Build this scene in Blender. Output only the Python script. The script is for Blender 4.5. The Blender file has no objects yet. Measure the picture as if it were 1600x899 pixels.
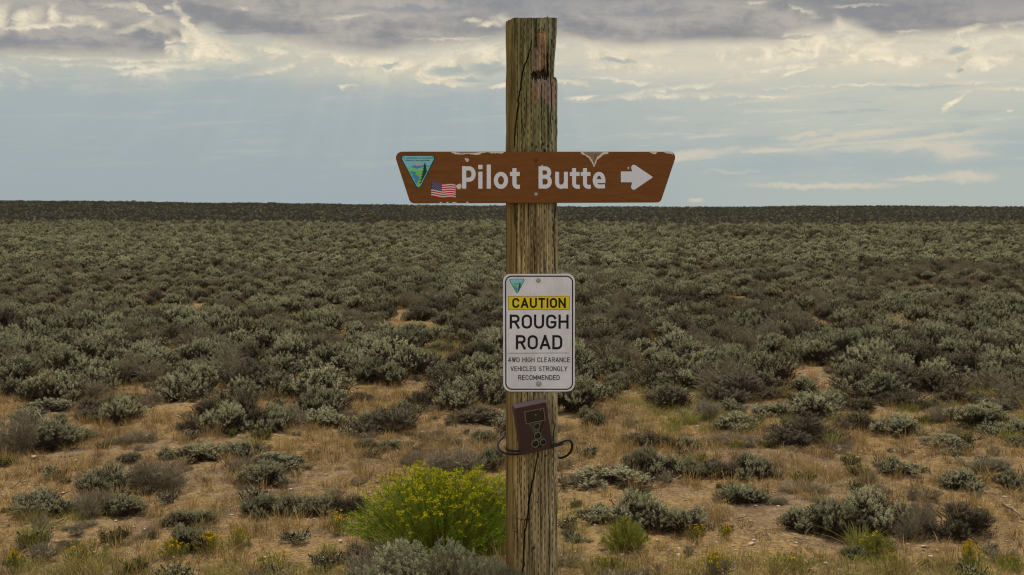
import bpy, math, random
import numpy as np
from math import sin, cos, pi, radians
from mathutils import Vector, Matrix, Euler
from mathutils.geometry import tessellate_polygon

scene = bpy.context.scene
C = scene.collection
EYE = 1.70            # camera height above the ground, metres
FPX = 2000.0          # focal length in pixels of a 1600-pixel-wide photograph
POST_Y = 5.54         # distance of the post's front face
K = POST_Y / FPX      # metres per photograph pixel at the post

# ------------------------------------------------------------------ camera
cam_d = bpy.data.cameras.new('camera')
cam = bpy.data.objects.new('camera', cam_d); C.objects.link(cam)
cam.location = (0, 0, EYE); cam.rotation_euler = (radians(90), 0, 0)
cam_d.sensor_width = 36.0; cam_d.lens = 36.0 * FPX / 1600.0
cam_d.shift_y = -129.5 / 1600.0
cam_d.clip_start = 0.05; cam_d.clip_end = 5000
cam_d.dof.use_dof = True; cam_d.dof.focus_distance = POST_Y; cam_d.dof.aperture_fstop = 14.0
scene.camera = cam

# ------------------------------------------------------------------ exposure
scene.render.engine = 'CYCLES'
scene.view_settings.view_transform = 'Standard'; scene.view_settings.look = 'None'
scene.view_settings.gamma = 1.0; scene.view_settings.exposure = 0.60
scene.cycles.filter_width = 1.15
scene.cycles.max_bounces = 5; scene.cycles.diffuse_bounces = 3; scene.cycles.transparent_max_bounces = 4

SUN_EL, SUN_AZ = radians(60), radians(6)    # sun ahead of the camera, a little to the right, behind the cloud deck

# ------------------------------------------------------------------ node arithmetic
def srgb(r, g, b):
    f = lambda c: (c/255/12.92 if c/255 <= 0.04045 else ((c/255+0.055)/1.055)**2.4)
    return (f(r), f(g), f(b), 1.0)

class NT:
    """small helper: builds math/noise/mix nodes in a tree"""
    def __init__(s, nt): s.nt = nt
    def node(s, t, **kw):
        n = s.nt.nodes.new(t)
        for k, v in kw.items(): setattr(n, k, v)
        return n
    def link(s, v, sock):
        if isinstance(v, E): s.nt.links.new(v.s, sock)
        elif isinstance(v, (int, float)): sock.default_value = v
        elif isinstance(v, bpy.types.NodeSocket): s.nt.links.new(v, sock)
        else: sock.default_value = v
    def m(s, op, a, b=None, c=None, clamp=False):
        n = s.node('ShaderNodeMath', operation=op, use_clamp=clamp)
        s.link(a, n.inputs[0])
        if b is not None: s.link(b, n.inputs[1])
        if c is not None: s.link(c, n.inputs[2])
        return E(s, n.outputs[0])
    def smooth(s, x, a, b):
        n = s.node('ShaderNodeMapRange', interpolation_type='SMOOTHSTEP')
        s.link(x, n.inputs[0]); s.link(a, n.inputs[1]); s.link(b, n.inputs[2])
        n.inputs[3].default_value = 0; n.inputs[4].default_value = 1
        return E(s, n.outputs[0])
    def vec(s, x, y, z=0.0):
        n = s.node('ShaderNodeCombineXYZ')
        s.link(x, n.inputs[0]); s.link(y, n.inputs[1]); s.link(z, n.inputs[2])
        return n.outputs[0]
    def noise(s, v, scale=1.0, detail=4.0, rough=0.55, dist=0.0, col=False):
        n = s.node('ShaderNodeTexNoise')
        if v is not None: s.nt.links.new(v, n.inputs['Vector'])
        n.inputs['Scale'].default_value = scale; n.inputs['Detail'].default_value = detail
        n.inputs['Roughness'].default_value = rough; n.inputs['Distortion'].default_value = dist
        return n.outputs['Color'] if col else E(s, n.outputs[0])
    def mix(s, f, a, b):
        n = s.node('ShaderNodeMix', data_type='RGBA')
        s.link(f, n.inputs[0]); s.link(a, n.inputs[6]); s.link(b, n.inputs[7])
        return n.outputs[2]
    def ramp(s, x, pts, interp='B_SPLINE'):
        n = s.node('ShaderNodeValToRGB'); cr = n.color_ramp; cr.interpolation = interp
        while len(cr.elements) < len(pts): cr.elements.new(0.5)
        for e, (p, v) in zip(cr.elements, sorted(pts)):
            e.position = p; e.color = (v, v, v, 1) if not isinstance(v, tuple) else v
        s.link(x, n.inputs[0])
        return n.outputs[0]

class E:
    def __init__(s, t, sock): s.t = t; s.s = sock
    def __add__(s, o): return s.t.m('ADD', s, o)
    __radd__ = __add__
    def __mul__(s, o): return s.t.m('MULTIPLY', s, o)
    __rmul__ = __mul__
    def __sub__(s, o): return s.t.m('SUBTRACT', s, o)
    def __rsub__(s, o): return s.t.m('SUBTRACT', o, s)
    def __truediv__(s, o): return s.t.m('DIVIDE', s, o)

# ------------------------------------------------------------------ world: sky texture under layered cloud
world = bpy.data.worlds.new('World'); scene.world = world; world.use_nodes = True
wn = world.node_tree; wn.nodes.clear(); T = NT(wn)
tc = T.node('ShaderNodeTexCoord'); sep = T.node('ShaderNodeSeparateXYZ')
wn.links.new(tc.outputs['Generated'], sep.inputs[0])
dx, dy, dz = (E(T, sep.outputs[i]) for i in range(3))
az = T.m('ARCTAN2', dx, dy)                                        # 0 = straight ahead (+Y), radians
el = T.m('ARCSINE', T.m('MINIMUM', T.m('MAXIMUM', dz, -1.0), 1.0))
U = az * 1000.0; W = el * 1000.0                                   # milliradians
def au(px): return math.atan2(px-800, FPX)*1000
def ew(px, py): return math.atan2(320-py, math.hypot(FPX, px-800))*1000

P = T.vec(az, el * 2.2, 0.0)
n_big = T.noise(P, 5.0, 3.0, 0.55) - 0.5
n_mid = T.noise(T.vec(az, el * 1.9, 0.0), 17.0, 4.0, 0.6, 0.2) - 0.5
n_fin = T.noise(T.vec(az, el * 1.5, 3.0), 58.0, 5.0, 0.66, 0.5) - 0.5
n_soft = T.noise(T.vec(az, el * 3.4, 7.0), 11.0, 5.0, 0.6, 0.3) - 0.5
streak = T.noise(T.vec(az, el * 9.0 - az*0.45, 1.0), 13.0, 5.0, 0.62, 0.2) - 0.5

Uw = U + n_mid * 46.0 + n_fin * 22.0; Ww = W + n_mid * 10.0 + n_fin * 13.0
Bu = Uw - n_mid * 22.0; Bv = W - n_mid * 5.0 + n_fin * 12.0
shears = {}

def cmix(f, a, b): return T.mix(f, a, b)
right = T.smooth(U + n_big*160.0, -90.0, 300.0)
low = T.mix(right, srgb(160,173,177), srgb(176,185,180))
mid = T.mix(right, srgb(166,177,179), srgb(193,196,184))
high = T.mix(right, srgb(194,194,180), srgb(214,208,190))
base = T.mix(T.smooth(W + n_soft*50.0, 20.0, 85.0), low, mid)
base = T.mix(T.smooth(W + n_soft*50.0, 72.0, 122.0), base, high)
sky = T.node('ShaderNodeTexSky', sky_type='NISHITA', sun_disc=False, sun_elevation=SUN_EL, sun_rotation=SUN_AZ)
sc = T.node('ShaderNodeVectorMath', operation='SCALE'); sc.inputs[3].default_value = 0.10
wn.links.new(sky.outputs[0], sc.inputs[0])
base = T.mix(0.03, base, sc.outputs[0])
# faint shafts of light fanning out under the cloud deck
fan = T.m('ARCTAN2', U - (-60.0), 330.0 - W)
shaft = (T.noise(T.vec(fan, 0.0, 0.0), 14.0, 3.0, 0.6) - 0.5) * T.smooth(W, 170.0, 90.0) * T.smooth(T.m('ABSOLUTE', U), 440.0, 300.0) * T.smooth(W, 0.0, 60.0)
def tint(colr, amt):
    """multiply a colour by 1+amt"""
    n = T.node('ShaderNodeVectorMath', operation='SCALE'); T.link(colr, n.inputs[0]); T.link(amt + 1.0, n.inputs[3])
    return n.outputs[0]
base = tint(base, shaft * 0.14 * (1.2 - right))

def group(lst, lo=1.35, hi=0.6, size=0.27):
    """soft union of warped ellipses (pixel x, y, width, height, rotation in degrees of the photograph's sky)"""
    d = None
    for (x, y, rx, ry, rot) in lst:
        t = round(math.tan(radians(max(-50, min(50, rot)))) * 8) / 8.0
        if t not in shears: shears[t] = T.vec(Bu, Bv - Bu * t, 0.0)
        sx, sy = rx*size, ry*size
        ma = T.node('ShaderNodeVectorMath', operation='MULTIPLY_ADD'); wn.links.new(shears[t], ma.inputs[0])
        ma.inputs[1].default_value = (1/sx, 1/sy, 0)
        ma.inputs[2].default_value = (-au(x)/sx, -(ew(x, y) - t*au(x))/sy, 0)
        ln = T.node('ShaderNodeVectorMath', operation='LENGTH'); wn.links.new(ma.outputs[0], ln.inputs[0])
        e = E(T, ln.outputs['Value'])
        d = e if d is None else T.m('MINIMUM', d, e)
    return T.smooth(d, lo, hi)
cream = T.mix(T.smooth(n_fin + n_mid*0.5, -0.16, 0.16), srgb(208,200,180), srgb(248,235,206))
# thin cream streaks, mostly on the right
sm = T.smooth(streak + n_big*0.10, 0.03, 0.17) * (right*0.78 + 0.22) * T.smooth(W, 12.0, 45.0)
cur = T.mix(sm * 0.7, base, srgb(211,206,188))
sm3 = T.smooth(streak - n_fin*0.2, -0.04, -0.18) * right * T.smooth(W, 12.0, 50.0)
cur = T.mix(sm3 * 0.5, cur, srgb(161,175,178))
# low bluish banks with pale heads on the right
heads = [(1075,243,130,14,4),(1330,213,170,10,8),(1490,237,80,30,-4),(1250,213,70,7,8),(1510,276,80,14,0),(1290,290,200,8,2),(1440,280,80,6,0),(1430,230,80,9,0),(720,254,150,7,0),(1150,268,80,6,0),(1083,313,26,6,0),(1465,215,120,7,8),(1200,236,90,8,0)]
cur = T.mix(group(heads, 1.5, 0.3) * 0.72, cur, srgb(214,204,186))
cur = T.mix(group([(1190,264,150,26,2),(1240,250,60,20,0),(1390,258,150,30,-2),(1320,244,70,22,0),(1280,262,120,20,0),(1590,228,100,40,0),(1545,254,130,18,0)], 1.6, 0.4) * 0.52, cur, srgb(164,177,181))
# where the deck ends: its lower edge along the azimuth
edge_pts = [(0,88),(60,86),(150,88),(230,91),(272,86),(284,60),(320,42),(350,60),(400,58),(440,64),(480,74),(560,83),(600,84),(640,76),(700,71),(790,62),
            (860,60),(905,62),(960,73),(1060,72),(1130,68),(1225,66),(1232,56),(1300,46),(1306,32),(1340,46),(1380,61),(1450,58),(1500,54),(1550,50),(1600,50)]
rp = [(max(0.0, min(1.0, (au(x) + 420.0) / 840.0)), ew(x, y) / 200.0) for x, y in edge_pts]
edge = E(T, T.ramp((Uw*0.45 + U*0.55 + 420.0) / 840.0, rp, 'LINEAR')) * 200.0
above = Ww - edge                                                     # >0 inside the deck
band = T.smooth(above, -30.0, -3.0) * (right*0.4 + 0.5)
cur = T.mix(band * T.smooth(n_mid + n_fin*0.8 + right*0.12, -0.06, 0.14) * 0.8, cur, cream)
cur = T.mix(group([(1080,90,460,44,0),(680,104,330,40,0),(1400,88,300,40,0)], 2.2, 0.1) * 0.42, cur, srgb(226,215,192))
# lit cumulus heads
weak = [(445,103,120,8,14),(150,92,320,5,0),(250,110,130,7,4),(330,85,100,10,0),(420,77,130,8,-6),(1060,138,160,8,4),(1110,150,120,10,3),(1030,151,110,7,2),(1200,151,60,5,0),(1330,134,200,4,2),(1065,103,16,5,0),
        (950,67,60,9,-14),(800,72,90,18,0),(1130,88,120,12,2),(200,104,200,5,0),(980,128,110,6,-4),(1480,130,160,5,3),(1560,140,120,5,3),(1180,112,100,5,4),(870,100,60,6,0)]
cur = T.mix(group(weak, 1.6, 0.2) * 0.62, cur, cream)
strong = [(540,92,80,12,-14),(580,97,90,16,-10),(640,106,90,20,-6),(690,118,110,20,-6),(720,98,110,16,0),(765,90,70,26,10),(690,130,80,8,-6),(785,133,50,6,6),(539,135,34,6,0),
          (340,72,70,22,-20),(300,50,24,46,20),(318,84,50,22,0),(960,92,110,12,-14),(1010,102,70,6,-8),(960,108,80,7,2),(1300,98,120,10,9),(1385,93,100,12,3),(1440,92,60,14,0),(1495,94,130,14,0),(1570,92,110,18,4),(1255,110,50,5,22),
          (1497,110,30,15,15),(1550,104,44,8,14),(1345,84,36,4,0),(1490,162,32,9,35),(1577,174,9,4,0),(1160,92,60,6,0),(1275,66,90,20,-14),(1250,80,120,14,0),(1400,68,180,7,3),(1500,77,60,6,0),(885,128,60,7,-6),(912,151,40,6,0),(1330,80,110,8,3)]
cur = T.mix(group(strong, 1.45, 0.40) * 0.85, cur, cream)
cur = T.mix(group([(700,112,60,14,0),(762,108,70,16,0),(735,124,50,9,0),(962,96,44,7,-10),(1494,76,30,9,5),(1498,113,12,7,0),(610,104,30,5,0)], 1.5, 0.4) * 0.8, cur, srgb(166,176,173))
# the cloud deck itself
tone = T.smooth(n_soft*1.1 + n_big*0.5 + n_fin*0.5, -0.22, 0.22)
deckc = T.mix(tone, srgb(141,142,145), srgb(182,177,169))
deckc = T.mix(T.smooth(W + n_big*90.0, 140.0, 168.0) * T.smooth(U, -150.0, 60.0) * 0.6, deckc, srgb(136,140,149))
# higher up the deck thins and opens now and then
openv = T.smooth(T.noise(P, 2.6, 4.0, 0.6) - 0.5, -0.02, 0.16) * T.smooth(W, 190.0, 330.0)
deckc = T.mix(openv * 0.75, deckc, srgb(222,212,192))
rim = T.smooth(above, 8.0, 0.5) * T.smooth(n_fin, -0.2, 0.2)
deckc = T.mix(rim * 0.6, deckc, srgb(206,192,172))
cur = T.mix(T.smooth(above, -4.5, 7.0), cur, deckc)
# breaks in the deck
brk = [(6,30,22,40,0),(48,30,34,30,20),(88,24,18,30,0),(70,42,130,7,6),(128,32,34,13,0),(146,38,40,10,0),(228,16,30,9,-30),(262,12,14,8,0),(300,42,60,20,-50),(305,70,40,40,-40),(735,32,30,7,0),(765,38,34,9,0),(1510,46,50,8,10),(272,70,16,24,0)]
cur = T.mix(group(brk, 1.5, 0.25) * 0.8, cur, cream)
brw = [(255,40,50,20,0),(380,14,18,8,0),(790,30,30,16,0),(1340,8,70,4,0),(1185,4,30,5,0),(1420,48,30,5,0),(700,60,110,4,0),(1590,38,50,6,0),(230,36,70,10,20),(540,26,60,5,10),(180,8,70,8,0),(1258,17,30,8,-30)]
cur = T.mix(group(brw, 1.6, 0.1) * 0.5, cur, cream)
cur = T.mix(group([(240,64,120,6,-4),(80,66,170,7,0),(270,22,44,12,0),(430,50,120,5,0),(360,50,60,4,0),(1240,61,50,5,0),(640,14,160,8,0),(1000,20,130,8,0)], 1.5, 0.3) * 0.5, cur, srgb(136,142,154))
# below the horizon: only ground bounce would be there
cur = T.mix(T.smooth(W, -2.0, -40.0), cur, srgb(95,88,72))
bg = T.node('ShaderNodeBackground'); T.link(cur, bg.inputs[0]); T.link(0.645 + 0.44 * T.smooth(dy, 0.86, 0.25), bg.inputs[1])        # overcast out of view brightened to add light on ground and signs
out = T.node('ShaderNodeOutputWorld'); wn.links.new(bg.outputs[0], out.inputs[0])
world.cycles.sampling_method = 'MANUAL'; world.cycles.sample_map_resolution = 512

# ------------------------------------------------------------------ sun, veiled by cloud
sun_d = bpy.data.lights.new('sun', 'SUN'); sun_d.energy = 2.8; sun_d.angle = radians(9); sun_d.color = (1.0, 0.93, 0.82)
sun = bpy.data.objects.new('sun', sun_d); C.objects.link(sun)
sd = Vector((sin(SUN_AZ)*cos(SUN_EL), cos(SUN_AZ)*cos(SUN_EL), sin(SUN_EL)))
sun.rotation_euler = (-sd).to_track_quat('-Z', 'Y').to_euler()

# ================================================================== helpers
rng = np.random.default_rng(7)

def tag(o, label=None, cat=None, group=None, kind=None):
    if label: o['label'] = label
    if cat: o['category'] = cat
    if group: o['group'] = group
    if kind: o['kind'] = kind
    return o

def empty(name, loc=(0, 0, 0), rot=(0, 0, 0)):
    o = bpy.data.objects.new(name, None); C.objects.link(o)
    o.location = loc; o.rotation_euler = rot; o.empty_display_size = 0.05
    return o

def np_mesh(name, verts, faces, mats=(), mat_idx=None, attrs=None, smooth=False):
    """verts (n,3); faces: list of arrays of equal-width index rows"""
    me = bpy.data.meshes.new(name)
    verts = np.asarray(verts, dtype=np.float32)
    if not isinstance(faces, list): faces = [faces]
    faces = [np.asarray(f, dtype=np.int32) for f in faces if len(f)]
    me.vertices.add(len(verts)); me.vertices.foreach_set('co', verts.ravel())
    nl = sum(f.size for f in faces); nf = sum(len(f) for f in faces)
    me.loops.add(nl); me.loops.foreach_set('vertex_index', np.concatenate([f.ravel() for f in faces]))
    me.polygons.add(nf)
    tot = np.concatenate([np.full(len(f), f.shape[1], dtype=np.int32) for f in faces])
    start = np.concatenate([[0], np.cumsum(tot)[:-1]]).astype(np.int32)
    me.polygons.foreach_set('loop_start', start); me.polygons.foreach_set('loop_total', tot)
    for m in mats: me.materials.append(m)
    if mat_idx is not None: me.polygons.foreach_set('material_index', np.asarray(mat_idx, dtype=np.int32))
    me.polygons.foreach_set('use_smooth', np.full(nf, smooth, dtype=bool))
    if attrs:
        for k, v in attrs.items():
            v = np.asarray(v, dtype=np.float32)
            if v.ndim == 1:
                a = me.attributes.new(k, 'FLOAT', 'POINT'); a.data.foreach_set('value', v)
            else:
                a = me.attributes.new(k, 'FLOAT_COLOR', 'POINT')
                if v.shape[1] == 3: v = np.hstack([v, np.ones((len(v), 1), np.float32)])
                a.data.foreach_set('color', v.ravel())
    me.update(calc_edges=True); me.validate()
    return me

def link_mesh(name, me, parent=None):
    o = bpy.data.objects.new(name, me); C.objects.link(o)
    if parent: o.parent = parent
    return o

def bm_obj(name, bm, mat, parent=None, smooth=False):
    import bmesh
    me = bpy.data.meshes.new(name); bm.to_mesh(me); bm.free()
    for m in (mat if isinstance(mat, (list, tuple)) else [mat]): me.materials.append(m)
    if smooth: me.polygons.foreach_set('use_smooth', np.ones(len(me.polygons), dtype=bool))
    return link_mesh(name, me, parent)

def hash2(ix, iy, seed):
    h = (ix.astype(np.int64)*374761393 + iy.astype(np.int64)*668265263 + seed*1442695041) & 0x7fffffff
    h = ((h ^ (h >> 13)) * 1274126177) & 0x7fffffff
    h = ((h ^ (h >> 16)) * 668265263) & 0x7fffffff
    return ((h ^ (h >> 15)) & 0xffffff) / float(0xffffff)
def vnoise(x, y, seed=0):
    ix = np.floor(x); iy = np.floor(y); fx = x-ix; fy = y-iy
    fx = fx*fx*(3-2*fx); fy = fy*fy*(3-2*fy)
    a = hash2(ix, iy, seed); b = hash2(ix+1, iy, seed); c = hash2(ix, iy+1, seed); d = hash2(ix+1, iy+1, seed)
    return (a*(1-fx)+b*fx)*(1-fy) + (c*(1-fx)+d*fx)*fy
def fbm(x, y, seed=0, oct=4, gain=0.5):
    s = 0; a = 1; t = 0
    for i in range(oct):
        s = s + a*vnoise(x*2**i + 17.3*i, y*2**i - 9.1*i, seed+i*13); t += a; a *= gain
    return s/t - 0.5
def sstep(x, a, b):
    t = np.clip((x-a)/(b-a), 0, 1); return t*t*(3-2*t)

# ================================================================== materials
def new_mat(name):
    m = bpy.data.materials.new(name); m.use_nodes = True
    m.node_tree.nodes.clear(); return m, NT(m.node_tree)
def finish(m, t, color, rough=0.8, spec=0.3, metallic=0.0, bump=None, bump_d=0.001, bump_s=1.0, transl=0.0):
    b = t.node('ShaderNodeBsdfPrincipled')
    t.link(color, b.inputs['Base Color']); t.link(rough, b.inputs['Roughness'])
    b.inputs['Specular IOR Level'].default_value = spec; b.inputs['Metallic'].default_value = metallic
    if bump is not None:
        bn = t.node('ShaderNodeBump'); bn.inputs['Distance'].default_value = bump_d; bn.inputs['Strength'].default_value = bump_s
        t.link(bump, bn.inputs['Height']); t.nt.links.new(bn.outputs[0], b.inputs['Normal'])
    o = t.node('ShaderNodeOutputMaterial')
    t.nt.links.new(b.outputs[0], o.inputs[0]); return m
def obj_vec(t):
    n = t.node('ShaderNodeTexCoord'); return n.outputs['Object']
def pos_vec(t):
    n = t.node('ShaderNodeNewGeometry'); return n.outputs['Position']
def scale_vec(t, v, sx, sy, sz):
    n = t.node('ShaderNodeVectorMath', operation='MULTIPLY'); t.nt.links.new(v, n.inputs[0]); n.inputs[1].default_value = (sx, sy, sz); return n.outputs[0]
def attr(t, name, out='Fac'):
    n = t.node('ShaderNodeAttribute'); n.attribute_name = name; return n.outputs[out]
def simple(name, col, rough=0.6, spec=0.3, metallic=0.0, var=0.12, scale=60.0, bump=0.0, anis=(1,1,1)):
    m, t = new_mat(name); v = scale_vec(t, obj_vec(t), *anis)
    n = t.noise(v, scale, 4.0, 0.6)
    c = t.mix(n, tuple(c_*(1-var) for c_ in col[:3])+(1,), tuple(min(1, c_*(1+var)) for c_ in col[:3])+(1,))
    return finish(m, t, c, rough, spec, metallic, bump=(n if bump else None), bump_d=bump or 0.001)

def leaf_mat(name, cols, dry=None, spec=0.25):
    """foliage: four colours chosen by a per-leaf 'tint' attribute and the plant's own random value"""
    m, t = new_mat(name)
    ti = attr(t, 'tint'); oi = t.node('ShaderNodeObjectInfo'); rnd = E(t, oi.outputs['Random'])
    a = t.mix(E(t, ti), cols[0], cols[1]); b = t.mix(E(t, ti), cols[2], cols[3])
    c = t.mix(rnd, a, b)
    hs = t.node('ShaderNodeHueSaturation'); t.nt.links.new(c, hs.inputs['Color'])
    v = t.m('FRACT', rnd * 7.31) * 0.42 + 0.74
    t.nt.links.new(v.s, hs.inputs['Value'])
    b1 = t.node('ShaderNodeBsdfDiffuse'); t.nt.links.new(hs.outputs[0], b1.inputs[0])
    b2 = t.node('ShaderNodeBsdfTranslucent'); t.nt.links.new(hs.outputs[0], b2.inputs[0])
    mx = t.node('ShaderNodeMixShader'); mx.inputs[0].default_value = 0.12
    t.nt.links.new(b1.outputs[0], mx.inputs[1]); t.nt.links.new(b2.outputs[0], mx.inputs[2])
    o = t.node('ShaderNodeOutputMaterial'); t.nt.links.new(mx.outputs[0], o.inputs[0])
    return m
def stem_mat(name, c0, c1):
    m, t = new_mat(name)
    n = t.noise(obj_vec(t), 25.0, 3.0, 0.6); oi = t.node('ShaderNodeObjectInfo')
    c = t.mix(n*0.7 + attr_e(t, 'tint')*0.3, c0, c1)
    return finish(m, t, c, 0.9, 0.1)
def attr_e(t, name): return E(t, attr(t, name))

SAGE = leaf_mat('sage_leaf', [srgb(126,127,98), srgb(200,198,162), srgb(118,119,90), srgb(188,187,150)])
SAGE_PALE = leaf_mat('pale_sage_leaf', [srgb(128,130,100), srgb(186,186,150), srgb(122,124,94), srgb(176,178,142)])
SAGE_DARK = leaf_mat('dark_sage_leaf', [srgb(100,96,76), srgb(152,144,118), srgb(98,94,78), srgb(140,130,110)])
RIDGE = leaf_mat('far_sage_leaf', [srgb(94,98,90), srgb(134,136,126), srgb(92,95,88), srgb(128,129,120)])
RABBIT = leaf_mat('rabbitbrush_leaf', [srgb(78,108,26), srgb(132,158,48), srgb(82,110,28), srgb(126,152,50)])
RFLOWER = leaf_mat('rabbitbrush_flower', [srgb(190,188,34), srgb(228,216,48), srgb(196,190,40), srgb(232,220,54)])
YFLOWER = leaf_mat('yellow_flower', [srgb(220,170,20), srgb(240,200,40), srgb(225,175,20), srgb(245,205,40)])
FORB = leaf_mat('forb_leaf', [srgb(104,112,50), srgb(146,146,72), srgb(98,114,54), srgb(138,142,68)])
DRY = leaf_mat('dry_grass_blade', [srgb(136,115,74), srgb(190,163,110), srgb(134,114,76), srgb(176,149,102)])
DRY2 = leaf_mat('brown_grass_blade', [srgb(108,87,60), srgb(154,129,92), srgb(104,85,62), srgb(148,124,92)])
GREENGRASS = leaf_mat('green_grass_blade', [srgb(116,120,60), srgb(164,158,88), srgb(122,116,62), srgb(158,150,86)])
STEM = stem_mat('sage_stem', srgb(46,38,32), srgb(86,74,62))  # stem brown darkened to put shade into the bush interiors
STEM_GREY = stem_mat('weathered_stem', srgb(92,82,66), srgb(166,154,130))
RSTEM = stem_mat('rabbitbrush_stem', srgb(120,116,48), srgb(176,154,84))

# ================================================================== terrain
def hz(x, y):
    """ground height in metres"""
    x = np.asarray(x, float); y = np.asarray(y, float)
    near = fbm(x*0.35, y*0.35, 3, 3)*0.16*sstep(np.hypot(x, y-5.5), 1.0, 7.0)
    roll = fbm(x*0.045, y*0.045, 11, 3)*0.55*sstep(y, 22, 60)
    far = -2.6*sstep(y, 95, 175)
    t = np.clip((y-185)/265.0, 0, None)
    rise = (3.60 + 1.6*np.clip(-x/180.0, -0.30, 1.05) + fbm(x*0.02, y*0.0+2.0, 5, 3)*0.9 + fbm(x*0.09, y*0.0+4.0, 6, 2)*0.35)*np.minimum(t, 1.0)**1.0
    beyond = -0.006*np.clip(y-455, 0, None)
    return near + roll + far + rise + beyond

def build_ground():
    ys = [-400, -200, -100, -60, -35, -20, -12, -8, -5, -3, -1.5]
    y = 0.0
    while y < 4.4: ys.append(y); y += 0.4
    while y < 16: ys.append(y); y += 0.034 + max(0, y-8)*0.004
    while y < 1500: ys.append(y); y *= 1.008
    ys = np.array(ys); nx = 640
    u = np.linspace(-1, 1, nx); u = np.sign(u)*np.abs(u)**1.9
    w = np.where(ys < 0, 30+np.abs(ys)*1.3, 9 + 1.3*ys)
    X = u[None, :]*w[:, None]; Y = np.repeat(ys[:, None], nx, 1)
    Z = hz(X, Y)
    nearm = sstep(Y, 30, 14)*sstep(Y, 3.5, 4.4)
    g = fbm(X*2.2, Y*2.2, 21, 4, 0.55)*0.07 + np.maximum(0, fbm(X*9, Y*9, 31, 3, 0.6))*0.035 + fbm(X*30, Y*30, 41, 2)*0.012
    Z = Z + g*nearm
    V = np.stack([X, Y, Z], -1).reshape(-1, 3)
    ny = len(ys); i = np.arange(ny-1)[:, None]*nx + np.arange(nx-1)[None, :]
    F = np.stack([i, i+1, i+1+nx, i+nx], -1).reshape(-1, 4)
    m, t = new_mat('sandy_ground')
    p = pos_vec(t)
    n1 = t.noise(p, 0.9, 5.0, 0.62); n2 = t.noise(p, 7.0, 5.0, 0.65); n3 = t.noise(p, 42.0, 4.0, 0.65); n4 = t.noise(scale_vec(t, p, 1, 1, 0), 160.0, 3.0, 0.7)
    soil = t.mix(t.smooth(n2*0.6 + n1*0.4, 0.36, 0.62), srgb(100,83,63), srgb(144,124,97))
    soil = t.mix(t.smooth(n3, 0.55, 0.75)*0.5, soil, srgb(184,158,128))
    soil = t.mix(t.smooth(n4*0.6 + n3*0.4, 0.52, 0.38)*0.75, soil, srgb(78,60,46))
    thatch = t.mix(t.smooth(n3, 0.3, 0.7), srgb(88,72,48), srgb(154,126,82))
    g1 = t.smooth(n1 + (n2-0.5)*0.55, 0.40, 0.54)
    c = t.mix(g1*0.85, soil, thatch)
    sepn = t.node('ShaderNodeSeparateXYZ'); t.nt.links.new(p, sepn.inputs[0])
    yy = E(t, sepn.outputs[1])
    c = t.mix(t.smooth(yy, 14.0, 40.0)*0.55, c, srgb(128,104,64))
    c = t.mix(t.smooth(yy, 90.0, 180.0)*0.7, c, srgb(88, 82, 62))
    finish(m, t, c, 0.95, 0.05, bump=n4*0.5 + n3*0.8, bump_d=0.012, bump_s=0.9)
    me = np_mesh('ground', V, F, [m], smooth=True)
    tag(link_mesh('ground', me), kind='structure')
build_ground()

def gz(x, y):
    x = np.asarray(x, float); y = np.asarray(y, float)
    g = fbm(x*2.2, y*2.2, 21, 4, 0.55)*0.07 + np.maximum(0, fbm(x*9, y*9, 31, 3, 0.6))*0.035
    return hz(x, y) + g*sstep(y, 30, 14)*sstep(y, 3.5, 4.4)

def ground_at(px, py):
    """where the sight line of a photograph point meets the ground"""
    d = FPX*EYE/max(py-320.0, 20)
    for _ in range(12):
        x = (px-800)*d/FPX; z = float(gz(x, d))
        d = d*0.5 + 0.5*FPX*(EYE-z)/(py-320.0)
    return (px-800)*d/FPX, d, float(gz((px-800)*d/FPX, d))

# ================================================================== plants
def unit(v): return v/np.maximum(np.linalg.norm(v, axis=-1, keepdims=True), 1e-9)
def rvec(r, n): return unit(r.normal(size=(n, 3)))

def leaves(r, pos, dirs, L, Wd):
    n = len(pos)
    L = np.broadcast_to(np.asarray(L, float), (n,))[:, None]; Wd = np.broadcast_to(np.asarray(Wd, float), (n,))[:, None]
    side = unit(np.cross(dirs, rvec(r, n)))
    v = np.stack([pos, pos + dirs*L*0.55 + side*Wd*0.5, pos + dirs*L, pos + dirs*L*0.55 - side*Wd*0.5], 1).reshape(-1, 3)
    f = np.arange(n*4).reshape(n, 4)
    return v, f

def tubes(paths, r0, r1):
    """three-sided tapering stems along paths (n,k,3)"""
    n, k, _ = paths.shape
    d = unit(np.gradient(paths, axis=1))
    a = unit(np.cross(d, np.array([0.31, 0.87, 0.13])[None, None, :])); b = np.cross(d, a)
    t = np.linspace(0, 1, k)[None, :, None]
    r0 = np.broadcast_to(np.asarray(r0, float), (n,))[:, None, None]; r1 = np.broadcast_to(np.asarray(r1, float), (n,))[:, None, None]
    rad = r0*(1-t) + r1*t
    rings = np.stack([paths + rad*(a*cos(q) + b*sin(q)) for q in (0, 2.0944, 4.18879)], 2)      # n,k,3,3
    v = rings.reshape(-1, 3)
    base = (np.arange(n)[:, None, None]*k + np.arange(k-1)[None, :, None])*3
    j = np.arange(3)[None, None, :]; j2 = (j+1) % 3
    f = np.stack([base+j, base+j2, base+3+j2, base+3+j], -1).reshape(-1, 4)
    return v, f, np.repeat(np.linspace(0, 1, k)[None, :], n, 0).repeat(3, axis=1).ravel()

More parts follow.
